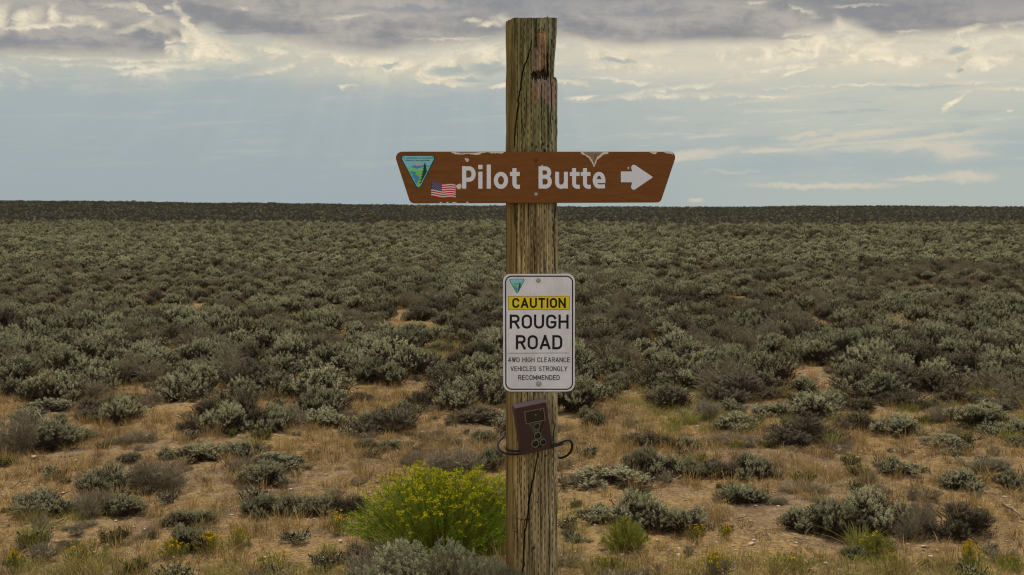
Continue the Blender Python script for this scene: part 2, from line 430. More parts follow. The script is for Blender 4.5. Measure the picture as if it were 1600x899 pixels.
def sage_parts(seed, Wd=0.8, H=0.42, tips=260, per=26, ll=0.020, lw=0.0045, bare=0.12, lobes=9, stems=True, twig=1.0, spread=0.06, wood=5.0, woodl=0.07, woodw=0.006):
    """a sagebrush cushion: several lobes of leafy twig tips on bent woody stems; returns foliage and stem arrays"""
    r = np.random.default_rng(seed)
    ang = r.uniform(0, 2*pi, lobes); rad = np.sqrt(r.uniform(0.0, 1, lobes))*0.36*Wd
    lc = np.stack([np.cos(ang)*rad, np.sin(ang)*rad, np.zeros(lobes)], 1)
    lr = r.uniform(0.12, 0.20, lobes)*Wd
    hh = H*(1 - 0.45*(rad/(0.36*Wd))**2)*r.uniform(0.72, 1.05, lobes)
    wt = lr**2; li = r.choice(lobes, tips, p=wt/wt.sum())
    dv = rvec(r, tips); dv[:, 2] = np.abs(dv[:, 2])*1.15 - 0.10; dv = unit(dv)
    rr = lr[li][:, None]*r.uniform(0.72, 1.08, (tips, 1))
    vs = np.minimum(1.0, hh[li]/(lr[li]*1.4))[:, None]
    tip = lc[li] + dv*rr*np.array([1, 1, 1.0]); tip[:, 2] = hh[li] - lr[li] + dv[:, 2]*rr[:, 0]
    tip[:, 2] = np.maximum(tip[:, 2], 0.03 + 0.03*r.random(tips))
    od = unit(dv*0.8 + np.array([0, 0, 0.75]) + r.normal(0, 0.25, (tips, 3)))
    out = {}
    isbare = r.random(tips) < bare
    lv = ~isbare
    n = int(lv.sum())
    p0 = np.repeat(tip[lv], per, 0); d0 = np.repeat(od[lv], per, 0)
    q = r.random((n*per, 1))
    pos = p0 - d0*q*spread + r.normal(0, 0.004, (n*per, 3))
    dd = unit(d0*0.55 + rvec(r, n*per)*0.95)
    tt = np.clip(np.repeat(r.uniform(0.15, 0.85, n), per) + r.normal(0, 0.18, n*per) + (0.5-q[:, 0])*0.25, 0, 1)
    v, f = leaves(r, pos, dd, ll*r.uniform(0.7, 1.3, n*per), lw*r.uniform(0.8, 1.2, n*per))
    out['leaf'] = (v, f, np.repeat(tt, 4))
    # dry inner twigs and old bark under the leafy shell; their dark tone paints in shade
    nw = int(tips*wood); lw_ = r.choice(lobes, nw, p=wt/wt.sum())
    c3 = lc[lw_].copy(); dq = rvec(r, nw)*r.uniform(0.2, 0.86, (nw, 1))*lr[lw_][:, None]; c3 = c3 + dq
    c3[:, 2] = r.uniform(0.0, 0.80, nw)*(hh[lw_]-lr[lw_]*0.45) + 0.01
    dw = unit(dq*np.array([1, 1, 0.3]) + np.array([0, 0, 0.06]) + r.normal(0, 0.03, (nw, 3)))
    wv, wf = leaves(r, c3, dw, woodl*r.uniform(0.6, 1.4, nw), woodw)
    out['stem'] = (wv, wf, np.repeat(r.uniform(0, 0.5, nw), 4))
    if stems:
        nb = tips
        base = np.stack([r.normal(0, 0.045, nb)*Wd, r.normal(0, 0.045, nb)*Wd, np.full(nb, -0.02)], 1) + lc[li]*0.25
        m1 = base*0.6 + lc[li]*0.35; m1[:, 2] = hh[li]*0.22; m1 += r.normal(0, 0.018*Wd/0.8, (nb, 3))*twig
        m2 = lc[li]*0.55 + tip*0.45; m2[:, 2] = tip[:, 2]*0.58; m2 += r.normal(0, 0.022*Wd/0.8, (nb, 3))*twig
        end = tip + od*np.where(isbare, 0.05*Wd/0.8, 0.0)[:, None]
        mid3 = (m2+end)/2 + r.normal(0, 0.012*Wd/0.8, (nb, 3))*twig
        paths = np.stack([base, m1, m2, mid3, end], 1)
        st_ = tubes(paths, r.uniform(0.0022, 0.0055, nb)*Wd/0.8, 0.0010); w0 = out['stem']
        out['stem'] = (np.vstack([st_[0], w0[0]]), np.vstack([st_[1], w0[1]+len(st_[0])]), np.concatenate([st_[2], w0[2]]))
        # a few thick old limbs lying low
        k = 7
        a2 = r.uniform(0, 2*pi, k); e = np.stack([np.cos(a2), np.sin(a2), np.zeros(k)], 1)
        P = [np.zeros((k, 3)) + r.normal(0, 0.02*Wd/0.8, (k, 3))]
        for s_, z in ((0.12, 0.25), (0.24, 0.35), (0.36, 0.6)):
            P.append(e*s_*Wd*r.uniform(0.7, 1.1, (k, 1)) + np.array([0, 0, z*H]) + r.normal(0, 0.02*Wd/0.8, (k, 3)))
        v2, f2, t2 = tubes(np.stack(P, 1), 0.013*Wd/0.8, 0.004)
        v1, f1, t1 = out['stem']
        out['stem'] = (np.vstack([v1, v2]), np.vstack([f1, f2+len(v1)]), np.concatenate([t1, t2]))
    return out

def part_mesh(name, data, mat):
    v, f, t = data
    return np_mesh(name, v, [f], [mat], attrs={'tint': t})
def joined_mesh(name, out, lm, sm):
    v, f, t = out['leaf']
    if 'stem' not in out: return np_mesh(name, v, [f], [lm], attrs={'tint': t})
    v2, f2, t2 = out['stem']
    return np_mesh(name, np.vstack([v, v2]), [np.vstack([f, f2+len(v)])], [lm, sm], mat_idx=np.concatenate([np.zeros(len(f)), np.ones(len(f2))]), attrs={'tint': np.concatenate([t, t2])})

# kinds of near sagebrush: (foliage mesh, stem mesh), nominal size 0.8 x 0.42 m
KIND = {}
def kind(key, n, lm, sm, **kw):
    KIND[key] = []
    for i in range(n):
        o = sage_parts(100 + len(KIND)*20 + i, **kw)
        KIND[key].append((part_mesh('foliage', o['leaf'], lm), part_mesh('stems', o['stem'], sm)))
kind('leafy', 5, SAGE, STEM, tips=360, per=46, bare=0.07, ll=0.0135, lw=0.0042, spread=0.048)
kind('pale', 3, SAGE_PALE, STEM, tips=360, per=46, bare=0.05, ll=0.0125, lw=0.0040, spread=0.045)
kind('twiggy', 3, SAGE_DARK, STEM_GREY, tips=320, per=22, bare=0.50, twig=1.7, ll=0.0135, lw=0.0042)
kind('dark', 3, SAGE_DARK, STEM, tips=350, per=40, bare=0.18, ll=0.0135, lw=0.0042, spread=0.048)
kind('big', 3, SAGE_PALE, STEM_GREY, tips=620, per=46, bare=0.06, lobes=22, ll=0.012, lw=0.0044, spread=0.03)

def inst(me, name, parent): 
    o = bpy.data.objects.new(name, me); C.objects.link(o); o.parent = parent; return o

placed = []            # x, y, radius of everything that stands on the ground near the camera
def put_sage(k, px, base, w, h, label, group='sagebrush plants near the camera', lift=0.0, depth=0.8):
    x, y, z = ground_at(px, base)
    m = y/FPX
    W_, H_ = w*m*1.42, h*m*1.08
    yc = y + W_*0.18*depth            # the photographed foot is the front edge of the plant
    t = empty('sagebrush', (x, yc, float(gz(x, yc)) - 0.01 + lift), (0, 0, rng.uniform(0, 6.28)))
    t.scale = (W_/0.80, W_/0.80, H_/0.40)
    fm, sm = KIND[k][int(rng.integers(len(KIND[k])))]
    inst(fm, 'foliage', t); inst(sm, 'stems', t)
    tag(t, label, 'shrub', group)
    placed.append((x, yc, W_*0.42))
    return t

near = [
 # kind, px, base, w, h, label
 ('twiggy', 20, 706, 95, 62, 'gnarled half dead sagebrush at the far left edge, grey limbs arching over dark leaves'),
 ('leafy', 82, 704, 90, 46, 'leafy right half of the gnarled clump at the left edge'),
 ('leafy', 187, 660, 66, 40, 'round leafy sagebrush alone in golden grass, upper left of the bare patch'),
 ('leafy', 72, 645, 82, 22, 'low flat sagebrush behind the gnarled clump at the left edge'),
 ('dark', 145, 656, 44, 24, 'small dark sagebrush hugging the left side of the round leafy one'),
 ('leafy', 128, 688, 48, 22, 'small sagebrush just right of the gnarled clump'),
 ('twiggy', 205, 693, 64, 22, 'row of dark bare twigs on the sand below the round leafy sagebrush'),
 ('leafy', 165, 768, 90, 48, 'leafy left half of the wide clump in the left foreground'),
 ('twiggy', 246, 770, 96, 56, 'dry twiggy right half of the wide clump in the left foreground'),
 ('leafy', 62, 804, 108, 42, 'spreading grey green sagebrush in the lower left foreground'),
 ('twiggy', 134, 806, 74, 48, 'mauve grey mass of bare twigs between two leafy plants, lower left'),
 ('leafy', 193, 806, 68, 32, 'small leafy sagebrush at the right end of the lower left row'),
 ('dark', 308, 676, 56, 34, 'dark sagebrush at the left end of the long clump left of centre'),
 ('leafy', 345, 675, 78, 44, 'second plant of the long clump left of centre'),
 ('dark', 393, 668, 84, 56, 'tallest darkest plant of the long clump left of centre'),
 ('leafy', 420, 674, 60, 44, 'leafy plant right of the tallest one in the long clump'),
 ('twiggy', 462, 666, 78, 34, 'thin twiggy plant in the right part of the long clump'),
 ('leafy', 508, 666, 74, 34, 'leafy right end of the long clump left of centre'),
 ('leafy', 318, 720, 76, 28, 'low sagebrush below the long clump, beside a round one'),
 ('leafy', 384, 716, 64, 32, 'round small sagebrush below the middle of the long clump'),
 ('leafy', 255, 717, 34, 20, 'tiny sagebrush standing alone in straw grass above the wide left clump'),
 ('dark', 202, 722, 38, 18, 'tiny dark sagebrush above the leafy half of the wide left clump'),
 ('leafy', 402, 758, 78, 36, 'pale sagebrush on sand halfway between the left clump and the yellow bush'),
 ('leafy', 428, 730, 74, 20, 'flat low sagebrush behind the pale one on sand'),
 ('pale', 290, 860, 66, 46, 'pale silver sagebrush low at the left among yellow flowers'),
 ('pale', 283, 824, 56, 26, 'small pale sagebrush just behind the silver one, lower left'),
 ('leafy', 318, 818, 34, 24, 'upright tuft of sagebrush right of the small pale one, lower left'),
 ('dark', 105, 854, 34, 13, 'tiny flat green cushion plant beside the grass tuft, bottom left'),
 ('twiggy', 123, 829, 50, 15, 'flat dry grey cushion on the bare sand, bottom left'),
 ('twiggy', 231, 839, 36, 16, 'small tangle of dead twigs on sand right of the black scrap'),
 ('dark', 610, 678, 104, 46, 'broad dark rounded sagebrush left of the post, level with the sign foot'),
 ('leafy', 575, 674, 52, 32, 'leafy flank on the left of the broad dark sagebrush'),
 ('dark', 652, 640, 46, 38, 'upright dark sagebrush behind the broad rounded one'),
 ('leafy', 704, 642, 54, 30, 'leafy sagebrush between the upright dark one and the post'),
 ('leafy', 525, 628, 34, 19, 'small sagebrush in grass left of the upright dark one'),
 ('dark', 564, 628, 38, 18, 'small dark sagebrush beside the small one in grass'),
 ('dark', 748, 663, 90, 28, 'wide dark sagebrush touching the post behind the camera box'),
 ('leafy', 757, 694, 48, 24, 'round pale sagebrush just above the left cable loop'),
 ('twiggy', 715, 740, 100, 46, 'brown twiggy sagebrush behind the yellow bush, left of the post'),
 ('leafy', 772, 735, 44, 36, 'leafy sagebrush between brown twigs and the post'),
 ('twiggy', 645, 718, 34, 16, 'tiny dark twig tuft left of the brown twiggy plant'),
 ('leafy', 573, 699, 36, 17, 'tiny sagebrush on straw ground, left one of a pair above the yellow bush'),
 ('leafy', 613, 703, 40, 19, 'tiny sagebrush on straw ground, right one of a pair above the yellow bush'),
 ('leafy', 408, 808, 62, 40, 'left end of the straight row of sagebrush beside the yellow bush'),
 ('leafy', 455, 809, 58, 36, 'second plant of the straight row beside the yellow bush'),
 ('leafy', 500, 806, 60, 34, 'third plant of the straight row beside the yellow bush'),
 ('dark', 543, 802, 54, 34, 'last plant of the straight row, touching the yellow bush'),
 ('dark', 560, 878, 48, 28, 'small dark green plant below the left side of the yellow bush'),
 ('leafy', 905, 645, 92, 56, 'big sagebrush right behind the white warning sign'),
 ('pale', 925, 666, 44, 34, 'small pale sagebrush in front of the big one behind the warning sign'),
 ('leafy', 1040, 629, 64, 30, 'tidy round sagebrush right of the warning sign'),
 ('dark', 1165, 630, 125, 46, 'very broad dark sagebrush clump right of centre near the grassy gap'),
 ('twiggy', 1095, 658, 66, 32, 'greyish twiggy sagebrush below the very broad clump'),
 ('leafy', 1142, 645, 44, 22, 'small leafy sagebrush tucked under the very broad clump'),
 ('leafy', 1160, 674, 74, 30, 'low spreading sagebrush two rows under the very broad clump'),
 ('leafy', 1207, 652, 56, 24, 'compact sagebrush right of the small tucked one'),
 ('dark', 1266, 697, 112, 46, 'dark broad sagebrush with grass growing through it, right of centre'),
 ('dark', 1008, 701, 66, 29, 'dark low mound of sagebrush right of the right cable loop'),
 ('leafy', 1077, 704, 38, 20, 'small leafy sagebrush right of the dark low mound'),
 ('twiggy', 1155, 698, 72, 26, 'mauve brown twiggy plant between the small leafy one and the dark broad one'),
 ('leafy', 1003, 743, 54, 46, 'tall left end of the straight row right of the post'),
 ('leafy', 1040, 746, 62, 35, 'second plant of the straight row right of the post'),
 ('leafy', 1085, 747, 62, 35, 'third plant of the straight row right of the post'),
 ('dark', 1130, 748, 54, 36, 'fourth darker plant of the straight row right of the post'),
 ('leafy', 1166, 749, 62, 42, 'fifth plant of the straight row, showing bare stems'),
 ('leafy', 1202, 746, 46, 32, 'right end of the straight row right of the post'),
 ('leafy', 958, 760, 112, 27, 'long flat greenish sagebrush below the tall left end of the straight row'),
 ('pale', 1162, 786, 76, 36, 'pale sagebrush on sand below the straight row'),
 ('twiggy', 1212, 788, 42, 14, 'dead grey sticks trailing from the pale sagebrush on sand'),
 ('leafy', 940, 816, 72, 30, 'left low end of the big foreground clump right of the post'),
 ('leafy', 997, 828, 96, 58, 'highest middle plant of the big foreground clump right of the post'),
 ('leafy', 1060, 832, 84, 46, 'right end of the big foreground clump right of the post'),
 ('pale', 905, 849, 34, 15, 'tiny pale sage cushion beside the foot of the post'),
 ('twiggy', 1258, 770, 62, 20, 'dark dry twig mound above the big right foreground clump'),
 ('leafy', 1284, 645, 84, 32, 'leafy mound behind the dark broad sagebrush on the right'),
 ('dark', 1350, 644, 50, 28, 'dark tuft of sagebrush near the tan opening on the right'),
 ('dark', 1428, 636, 78, 32, 'dark dome of sagebrush at the right, near the edge of dense cover'),
 ('dark', 1343, 677, 66, 32, 'dark plant on the left of a touching pair, right side'),
 ('leafy', 1402, 680, 80, 32, 'leafy plant on the right of a touching pair, right side'),
 ('twiggy', 1475, 661, 44, 32, 'brownish upright sagebrush left of the big leafy mound near the right edge'),
 ('leafy', 1532, 667, 84, 38, 'big leafy mound near the right edge'),
 ('leafy', 1578, 684, 62, 30, 'sagebrush at the right edge below the big leafy mound'),
 ('dark', 1565, 642, 68, 22, 'long dark sagebrush at the right edge above the big leafy mound'),
 ('dark', 1505, 630, 62, 28, 'dark sagebrush above the brownish upright one'),
 ('leafy', 1478, 700, 70, 20, 'low spread of sagebrush on straw ground, right side'),
 ('leafy', 1487, 713, 34, 16, 'tiny leafy plant below the low spread, right side'),
 ('leafy', 1392, 740, 52, 30, 'green leafy sagebrush alone above the big right clump'),
 ('leafy', 1428, 741, 50, 16, 'flat tail of sagebrush beside the green leafy one'),
 ('twiggy', 1540, 737, 86, 25, 'brown twiggy patch at the right above two leafy plants'),
 ('leafy', 1515, 766, 70, 33, 'left leafy plant of two below the brown twiggy patch'),
 ('leafy', 1580, 763, 58, 31, 'right leafy plant of two at the right edge'),
 ('twiggy', 1360, 758, 36, 24, 'small brown dead tuft left of the green leafy sagebrush'),
 ('leafy', 1262, 833, 74, 38, 'left low end of the biggest right foreground clump'),
 ('leafy', 1315, 838, 92, 62, 'leafy second plant of the biggest right foreground clump'),
 ('leafy', 1372, 841, 104, 74, 'tallest plant of the biggest right foreground clump'),
 ('twiggy', 1436, 840, 70, 58, 'sparse plant with bleached stems at the right of the tallest one'),
 ('dark', 1502, 836, 102, 52, 'dark spreading right end of the biggest foreground clump'),
 ('pale', 1334, 874, 40, 24, 'small silver plant by yellow flowers under the biggest right clump'),
 ('leafy', 1590, 700, 40, 20, 'small sagebrush cut by the right edge'),
 ('dark', 5, 598, 70, 34, 'dark mound at the left edge where the dense cover ends'),
 ('dark', 850, 610, 50, 40, 'sagebrush hidden behind the warning sign'),
]
for a in near[:-1]: put_sage(*a)
# foreground clump under the yellow bush
for a in [('big', 632, 950, 150, 98, 'silver green sagebrush in front of the yellow bush, left mound'),
          ('big', 700, 962, 124, 112, 'tallest silver green sagebrush mound in front of the yellow bush'),
          ('big', 762, 948, 90, 88, 'silver green sagebrush mound touching the foot of the post')]:
    put_sage(*a, depth=0.4)
put_sage('twiggy', 600, 930, 110, 92, 'bare grey stems sticking up below the left side of the yellow bush', depth=0.4)

# ---- dense cover: medium detail plants
def med(seed, lm, sm, **kw):
    kw = dict(dict(tips=230, per=28, ll=0.0150, lw=0.0062, bare=0.06, lobes=11, woodw=0.010, wood=4.0, spread=0.05), **kw)
    return joined_mesh('sagebrush', sage_parts(seed, **kw), lm, sm)
MED = [med(301, SAGE, STEM), med(302, SAGE, STEM), med(303, SAGE, STEM), med(304, SAGE, STEM, lobes=6), med(305, SAGE, STEM, lobes=12),
       med(306, SAGE_DARK, STEM), med(307, SAGE_DARK, STEM_GREY, bare=0.3, per=20), med(308, SAGE, STEM, H=0.36)]
MED_NAME = ['leafy']*5 + ['dark', 'twiggy', 'low']
def far_mesh(seed, lm, **kw):
    kw = dict(dict(tips=130, per=11, ll=0.034, lw=0.016, bare=0.0, lobes=8, stems=False, spread=0.055, wood=2.0, woodl=0.11, woodw=0.028), **kw)  # broad dark wood blades colour in the shade under far tufts
    return joined_mesh('sagebrush_tuft', sage_parts(seed, **kw), lm, STEM)

def cover_density(x, y):
    """0..1: how closely the sagebrush stands here (gaps of straw grass between)"""
    g = fbm(x*0.30, y*0.22, 61, 3)
    d = sstep(g, -0.21, -0.09)
    d = np.maximum(d, sstep(y, 17, 24)*0.96)
    d = np.maximum(d, sstep(y, 10.8, 12.0)*0.42)
    d = d*(0.26*sstep(y, 8.7, 9.6) + 0.26*sstep(y, 9.6, 10.8) + 0.48*sstep(y, 10.8, 12.4))
    # two straw openings seen in the photograph
    for (px, py, rw, rh) in ((1225, 583, 70, 20), (1300, 600, 60, 12), (540, 606, 70, 10), (310, 548, 50, 10), (640, 512, 50, 9), (660, 560, 50, 8)):
        gy = FPX*EYE/(py-320); gx = (px-800)*gy/FPX
        q = ((x-gx)/(rw*gy/FPX))**2 + ((y-gy)/(rh*gy*gy/(FPX*EYE)))**2
        d = d*sstep(q, 0.45, 1.3)
    return d

def poisson_fan(y0, y1, spacing, width, seed, jitter=0.42):
    """jittered grid over a fan in front of the camera, row spacing growing with distance if spacing is a function"""
    r = np.random.default_rng(seed); P = []
    y = y0
    while y < y1:
        s = spacing(y); w = width(y); n = int(2*w/s)
        xs_ = np.linspace(-w, w, n) + r.uniform(-jitter, jitter, n)*s + r.uniform(-.5, .5)*s
        ys_ = y + r.uniform(-jitter, jitter, n)*s
        P.append(np.stack([xs_, ys_], 1)); y += s*0.9
    P = np.concatenate(P)
    return P, r

P, r_ = poisson_fan(8.7, 96.0, lambda y: 0.36 + 0.0018*y, lambda y: 0.56*y + 6.0, 5)
dens = cover_density(P[:, 0], P[:, 1])
P = P[r_.random(len(P)) < dens]
pl = np.array(placed)
dist = np.min(np.hypot(P[:, 0][:, None]-pl[None, :, 0], P[:, 1][:, None]-pl[None, :, 1]) - pl[None, :, 2], 1)
P = P[dist > 0.10]
P = P[np.argsort(P[:, 1])]
infr = np.abs(P[:, 0]/P[:, 1]) < 0.415
N_IND = 300 - len(placed)
ind = np.where(infr)[0][:N_IND]
rest_mask = np.ones(len(P), bool); rest_mask[ind] = False

def where_words(x, y):
    px = 800 + FPX*x/y
    b = [(60, 'at the left edge'), (180, 'near the left edge'), (330, 'in the left quarter'), (470, 'left of centre'), (615, "short of the board's left tip"), (670, 'under the emblem'), (715, 'under the flag sticker'),
         (830, 'under the word Pilot'), (960, 'beside the white sign'), (1055, 'under the arrow'), (1150, 'just right of the arrow'), (1270, 'right of centre'), (1420, 'in the right quarter'), (1540, 'near the right edge'), (9999, 'at the right edge')]
    for lim, w_ in b:
        if px < lim: return w_
def depth_words(y):
    rows = [(10.6, 'on open straw ground'), (11.4, 'before the dense cover'), (12.2, 'in the cover\'s front fringe'), (12.9, 'in the cover\'s first rank'), (13.5, 'in the cover\'s second rank'), (14.1, 'in the cover\'s third rank'), (14.8, 'in the cover\'s fourth rank'), (99, 'deeper in the cover')]
    for lim, w_ in rows:
        if y < lim: return w_
def size_words(w):
    return ['tiny','small','middling','broad','large'][int(sum(w > q for q in (.36,.42,.52,.66)))]
cnt = {}
for i in ind:
    x, y = P[i]
    w = float(0.34 + 0.48*r_.random()**1.3); w *= 0.78 if y < 11.2 else 1.0; h = w*float(r_.uniform(0.38, 0.50))
    k = int(r_.choice(len(MED), p=[.15,.15,.15,.1,.13,.15,.07,.10]))
    if float(fbm(np.array([x*0.16*3]), np.array([y*0.3]), 191, 3)[0]) > 0.12 and r_.random() < 0.6: k = int(r_.choice([5, 5, 5, 6]))
    o = bpy.data.objects.new('sagebrush', MED[k]); C.objects.link(o)
    o.location = (x, y, float(gz(x, y)) - 0.01); o.rotation_euler = (0, 0, float(r_.uniform(0, 6.28)))
    o.scale = (w/0.8, w/0.8, h/0.40)
    lab = f"{size_words(w)} {MED_NAME[k]} sagebrush {depth_words(y)}, {where_words(x, y)}"
    if lab in cnt: lab = ('upright ' if h/w > 0.44 else 'squat ') + lab
    if lab in cnt: lab = lab.replace('middling ', 'mid-sized rounded ').replace('upright large', 'tall large').replace('squat large', 'low large')
    cnt[lab] = 1
    tag(o, lab, 'shrub', 'sagebrush plants of the dense cover')

# ---- everything farther: one mass, instanced by geometry nodes
def scatter(name, pts, rot, scl, idx, protos, label, cat):
    """one object of kind stuff: mesh points with attributes, each showing one of the given meshes"""
    me = bpy.data.meshes.new(name)
    me.vertices.add(len(pts)); me.vertices.foreach_set('co', np.asarray(pts, np.float32).ravel())
    for nm, tp, val, fld in (('rot', 'FLOAT_VECTOR', rot, 'vector'), ('scl', 'FLOAT_VECTOR', scl, 'vector'), ('idx', 'INT', idx, 'value')):
        a = me.attributes.new(nm, tp, 'POINT'); a.data.foreach_set(fld, np.asarray(val, np.int32 if tp == 'INT' else np.float32).ravel())
    o = link_mesh(name, me)
    coll = bpy.data.collections.new(name + '_pieces')
    for j, pm in enumerate(protos):
        po = bpy.data.objects.new(f'{name}_piece_{chr(97+j)}', pm); coll.objects.link(po)
    ng = bpy.data.node_groups.new(name, 'GeometryNodeTree')
    ng.interface.new_socket('Geometry', in_out='INPUT', socket_type='NodeSocketGeometry')
    ng.interface.new_socket('Geometry', in_out='OUTPUT', socket_type='NodeSocketGeometry')
    gi = ng.nodes.new('NodeGroupInput'); go = ng.nodes.new('NodeGroupOutput')
    ip = ng.nodes.new('GeometryNodeInstanceOnPoints'); ci = ng.nodes.new('GeometryNodeCollectionInfo')
    ci.inputs['Collection'].default_value = coll; ci.inputs['Separate Children'].default_value = True; ci.inputs['Reset Children'].default_value = True
    def na(nm, dt):
        n = ng.nodes.new('GeometryNodeInputNamedAttribute'); n.data_type = dt; n.inputs['Name'].default_value = nm; return n.outputs['Attribute']
    ng.links.new(gi.outputs[0], ip.inputs['Points']); ng.links.new(ci.outputs[0], ip.inputs['Instance'])
    ip.inputs['Pick Instance'].default_value = True
    ng.links.new(na('idx', 'INT'), ip.inputs['Instance Index'])
    ng.links.new(na('rot', 'FLOAT_VECTOR'), ip.inputs['Rotation']); ng.links.new(na('scl', 'FLOAT_VECTOR'), ip.inputs['Scale'])
    ng.links.new(ip.outputs[0], go.inputs[0])
    md = o.modifiers.new('scatter', 'NODES'); md.node_group = ng
    tag(o, label, cat, None, 'stuff')
    return o

Q = P[rest_mask]
Pr, r2 = poisson_fan(175.0, 460.0, lambda y: 0.82 + 0.0010*y, lambda y: 0.66*y + 8.0, 9)
Pr = Pr[r2.random(len(Pr)) < sstep(fbm(Pr[:, 0]*0.08, Pr[:, 1]*0.08, 77, 3), -0.42, -0.25)*0.7 + 0.3]
# sparse plants in the hidden dip between
Pd, r3 = poisson_fan(96.0, 175.0, lambda y: 1.1, lambda y: 0.62*y + 8.0, 10)
ALL = np.concatenate([Q, Pd, Pr]); nQ = len(Q)
n = len(ALL); yy = ALL[:, 1]
midm = yy < 34
FAR = [far_mesh(401, SAGE), far_mesh(402, SAGE), far_mesh(403, SAGE, lobes=5), far_mesh(404, SAGE), far_mesh(405, SAGE_DARK), far_mesh(406, SAGE_DARK, H=0.36), far_mesh(407, RIDGE), far_mesh(408, RIDGE, H=0.36)]
idx = np.where(midm, r_.choice(8, n, p=[.15,.15,.15,.1,.13,.15,.07,.10]), 8 + r_.choice(6, n, p=[.22,.22,.16,.18,.12,.10]))
ridge = yy > 175
pat = fbm(ALL[:, 0]*0.16, ALL[:, 1]*0.10, 191, 3)
idx = np.where((~ridge) & (pat > 0.10) & (r_.random(n) < 0.6), np.where(midm, r_.choice([5, 5, 5, 6], n), r_.choice([12, 13], n)), idx)
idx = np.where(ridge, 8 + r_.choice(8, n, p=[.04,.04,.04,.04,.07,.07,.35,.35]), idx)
w = (0.36 + 0.46*r_.random(n)**1.3)*(1 - 0.14*sstep(yy, 15, 24))*(1 + 0.4*sstep(yy, 90, 180)) ; patch = 1 + fbm(ALL[:, 0]*0.12, ALL[:, 1]*0.12, 91, 3)*0.7
w = w*patch*(1 + 0.04*sstep(yy, 150, 200)); h = w*r_.uniform(0.38, 0.52, n)*(1+0.5*sstep(yy, 30, 90))
scl = np.stack([w/0.8, w/0.8, h/0.40], 1)
rot = np.stack([np.zeros(n), np.zeros(n), r_.uniform(0, 6.28, n)], 1)
z = gz(ALL[:, 0], ALL[:, 1]) - 0.01
print('individual', len(ind), 'mass', n)
scatter('sagebrush_plain', np.column_stack([ALL, z]), rot, scl, idx, MED + FAR, 'unbroken sagebrush covering the plain to the horizon', 'sagebrush')

# ================================================================== grass, flowers, stones, litter
def tuft_mesh(name, seed, n, H, R, lean, wd, mat, seg=3, curl=0.3):
    r = np.random.default_rng(seed)
    a = r.uniform(0, 2*pi, n); rad = np.sqrt(r.random(n))*R
    base = np.stack([np.cos(a)*rad, np.sin(a)*rad, np.full(n, -0.01)], 1)
    out = np.stack([np.cos(a), np.sin(a), np.zeros(n)], 1) + r.normal(0, 0.5, (n, 3))*np.array([1, 1, 0])
    L = H*r.uniform(0.45, 1.1, n); ln = lean*r.uniform(0.2, 1.3, n)
    side = unit(np.cross(out, np.array([0, 0, 1.0])) + rvec(r, n)*0.4)
    vs = []
    for k in range(seg+1):
        t = k/seg
        c = base + out*(ln*L*t**1.6)[:, None] + np.array([0, 0, 1])*(L*(t - curl*ln*t*t))[:, None]
        wv = (wd*(1-t)**0.7*0.5 + 0.0002)
        vs.append(c - side*wv); vs.append(c + side*wv)
    V = np.stack(vs, 1).reshape(-1, 3); m = 2*(seg+1)
    b = (np.arange(n)*m)[:, None] + 2*np.arange(seg)[None, :]
    F = np.stack([b, b+1, b+3, b+2], -1).reshape(-1, 4)
    tt = np.clip(np.repeat(r.uniform(0, 1, n), m), 0, 1)
    return np_mesh(name, V, [F], [mat], attrs={'tint': tt})

GR = [tuft_mesh('grass_tuft', 1, 46, 0.13, 0.055, 0.6, 0.0032, DRY), tuft_mesh('grass_tuft', 2, 34, 0.18, 0.04, 0.5, 0.003, DRY), tuft_mesh('grass_tuft', 3, 60, 0.07, 0.09, 1.0, 0.0034, DRY),
      tuft_mesh('grass_tuft', 4, 46, 0.08, 0.08, 1.1, 0.0036, DRY2), tuft_mesh('grass_tuft', 5, 40, 0.14, 0.05, 0.6, 0.003, DRY2), tuft_mesh('grass_tuft', 6, 40, 0.12, 0.06, 0.7, 0.003, GREENGRASS),
      tuft_mesh('grass_tuft', 7, 70, 0.035, 0.12, 2.2, 0.004, DRY2)]
def straw_density(x, y):
    g = fbm(x*0.8, y*0.8, 131, 4, 0.6)
    bare = np.zeros_like(x)
    for px, py, rw, rh in ((190, 832, 110, 22), (30, 770, 60, 10), (1160, 850, 130, 24), (1240, 800, 60, 30), (450, 745, 90, 18), (450, 855, 60, 16), (1420, 865, 140, 18), (60, 838, 30, 8), (920, 850, 60, 14)):
        gx, gy, _ = ground_at(px, py)
        q = ((x-gx)/(rw*gy/FPX))**2 + ((y-gy)/(rh*gy*gy/(FPX*EYE)))**2
        bare = np.maximum(bare, sstep(q, 1.5, 0.4))
    return sstep(g, -0.22, 0.10)*0.9*(1-bare*0.93) + 0.10
P2, r4 = poisson_fan(4.6, 18.0, lambda y: 0.052 + 0.0022*y, lambda y: 0.44*y + 1.2, 21, 0.6)
d2 = straw_density(P2[:, 0], P2[:, 1])*(0.62 + 0.3*sstep(P2[:, 1], 7.5, 9.5)) + 0.35*sstep(P2[:, 1], 6.3, 5.9)
P2 = P2[r4.random(len(P2)) < d2*0.8]
P3, _ = poisson_fan(18.0, 48.0, lambda y: 0.24 + 0.002*y, lambda y: 0.44*y + 3, 22, 0.6)
P2 = np.concatenate([P2, P3]); n2 = len(P2)
greenish = sstep(fbm(P2[:, 0]*0.7, P2[:, 1]*0.7, 140, 3), 0.05, 0.22) + 0.9*sstep(P2[:, 1], 6.25, 5.9)
u = r4.random(n2)
gi = np.where(u < 0.22, 0, np.where(u < 0.33, 1, np.where(u < 0.55, 2, np.where(u < 0.72, 3, np.where(u < 0.80, 4, 6)))))
gi = np.where(r4.random(n2) < greenish*0.6, 5, gi)
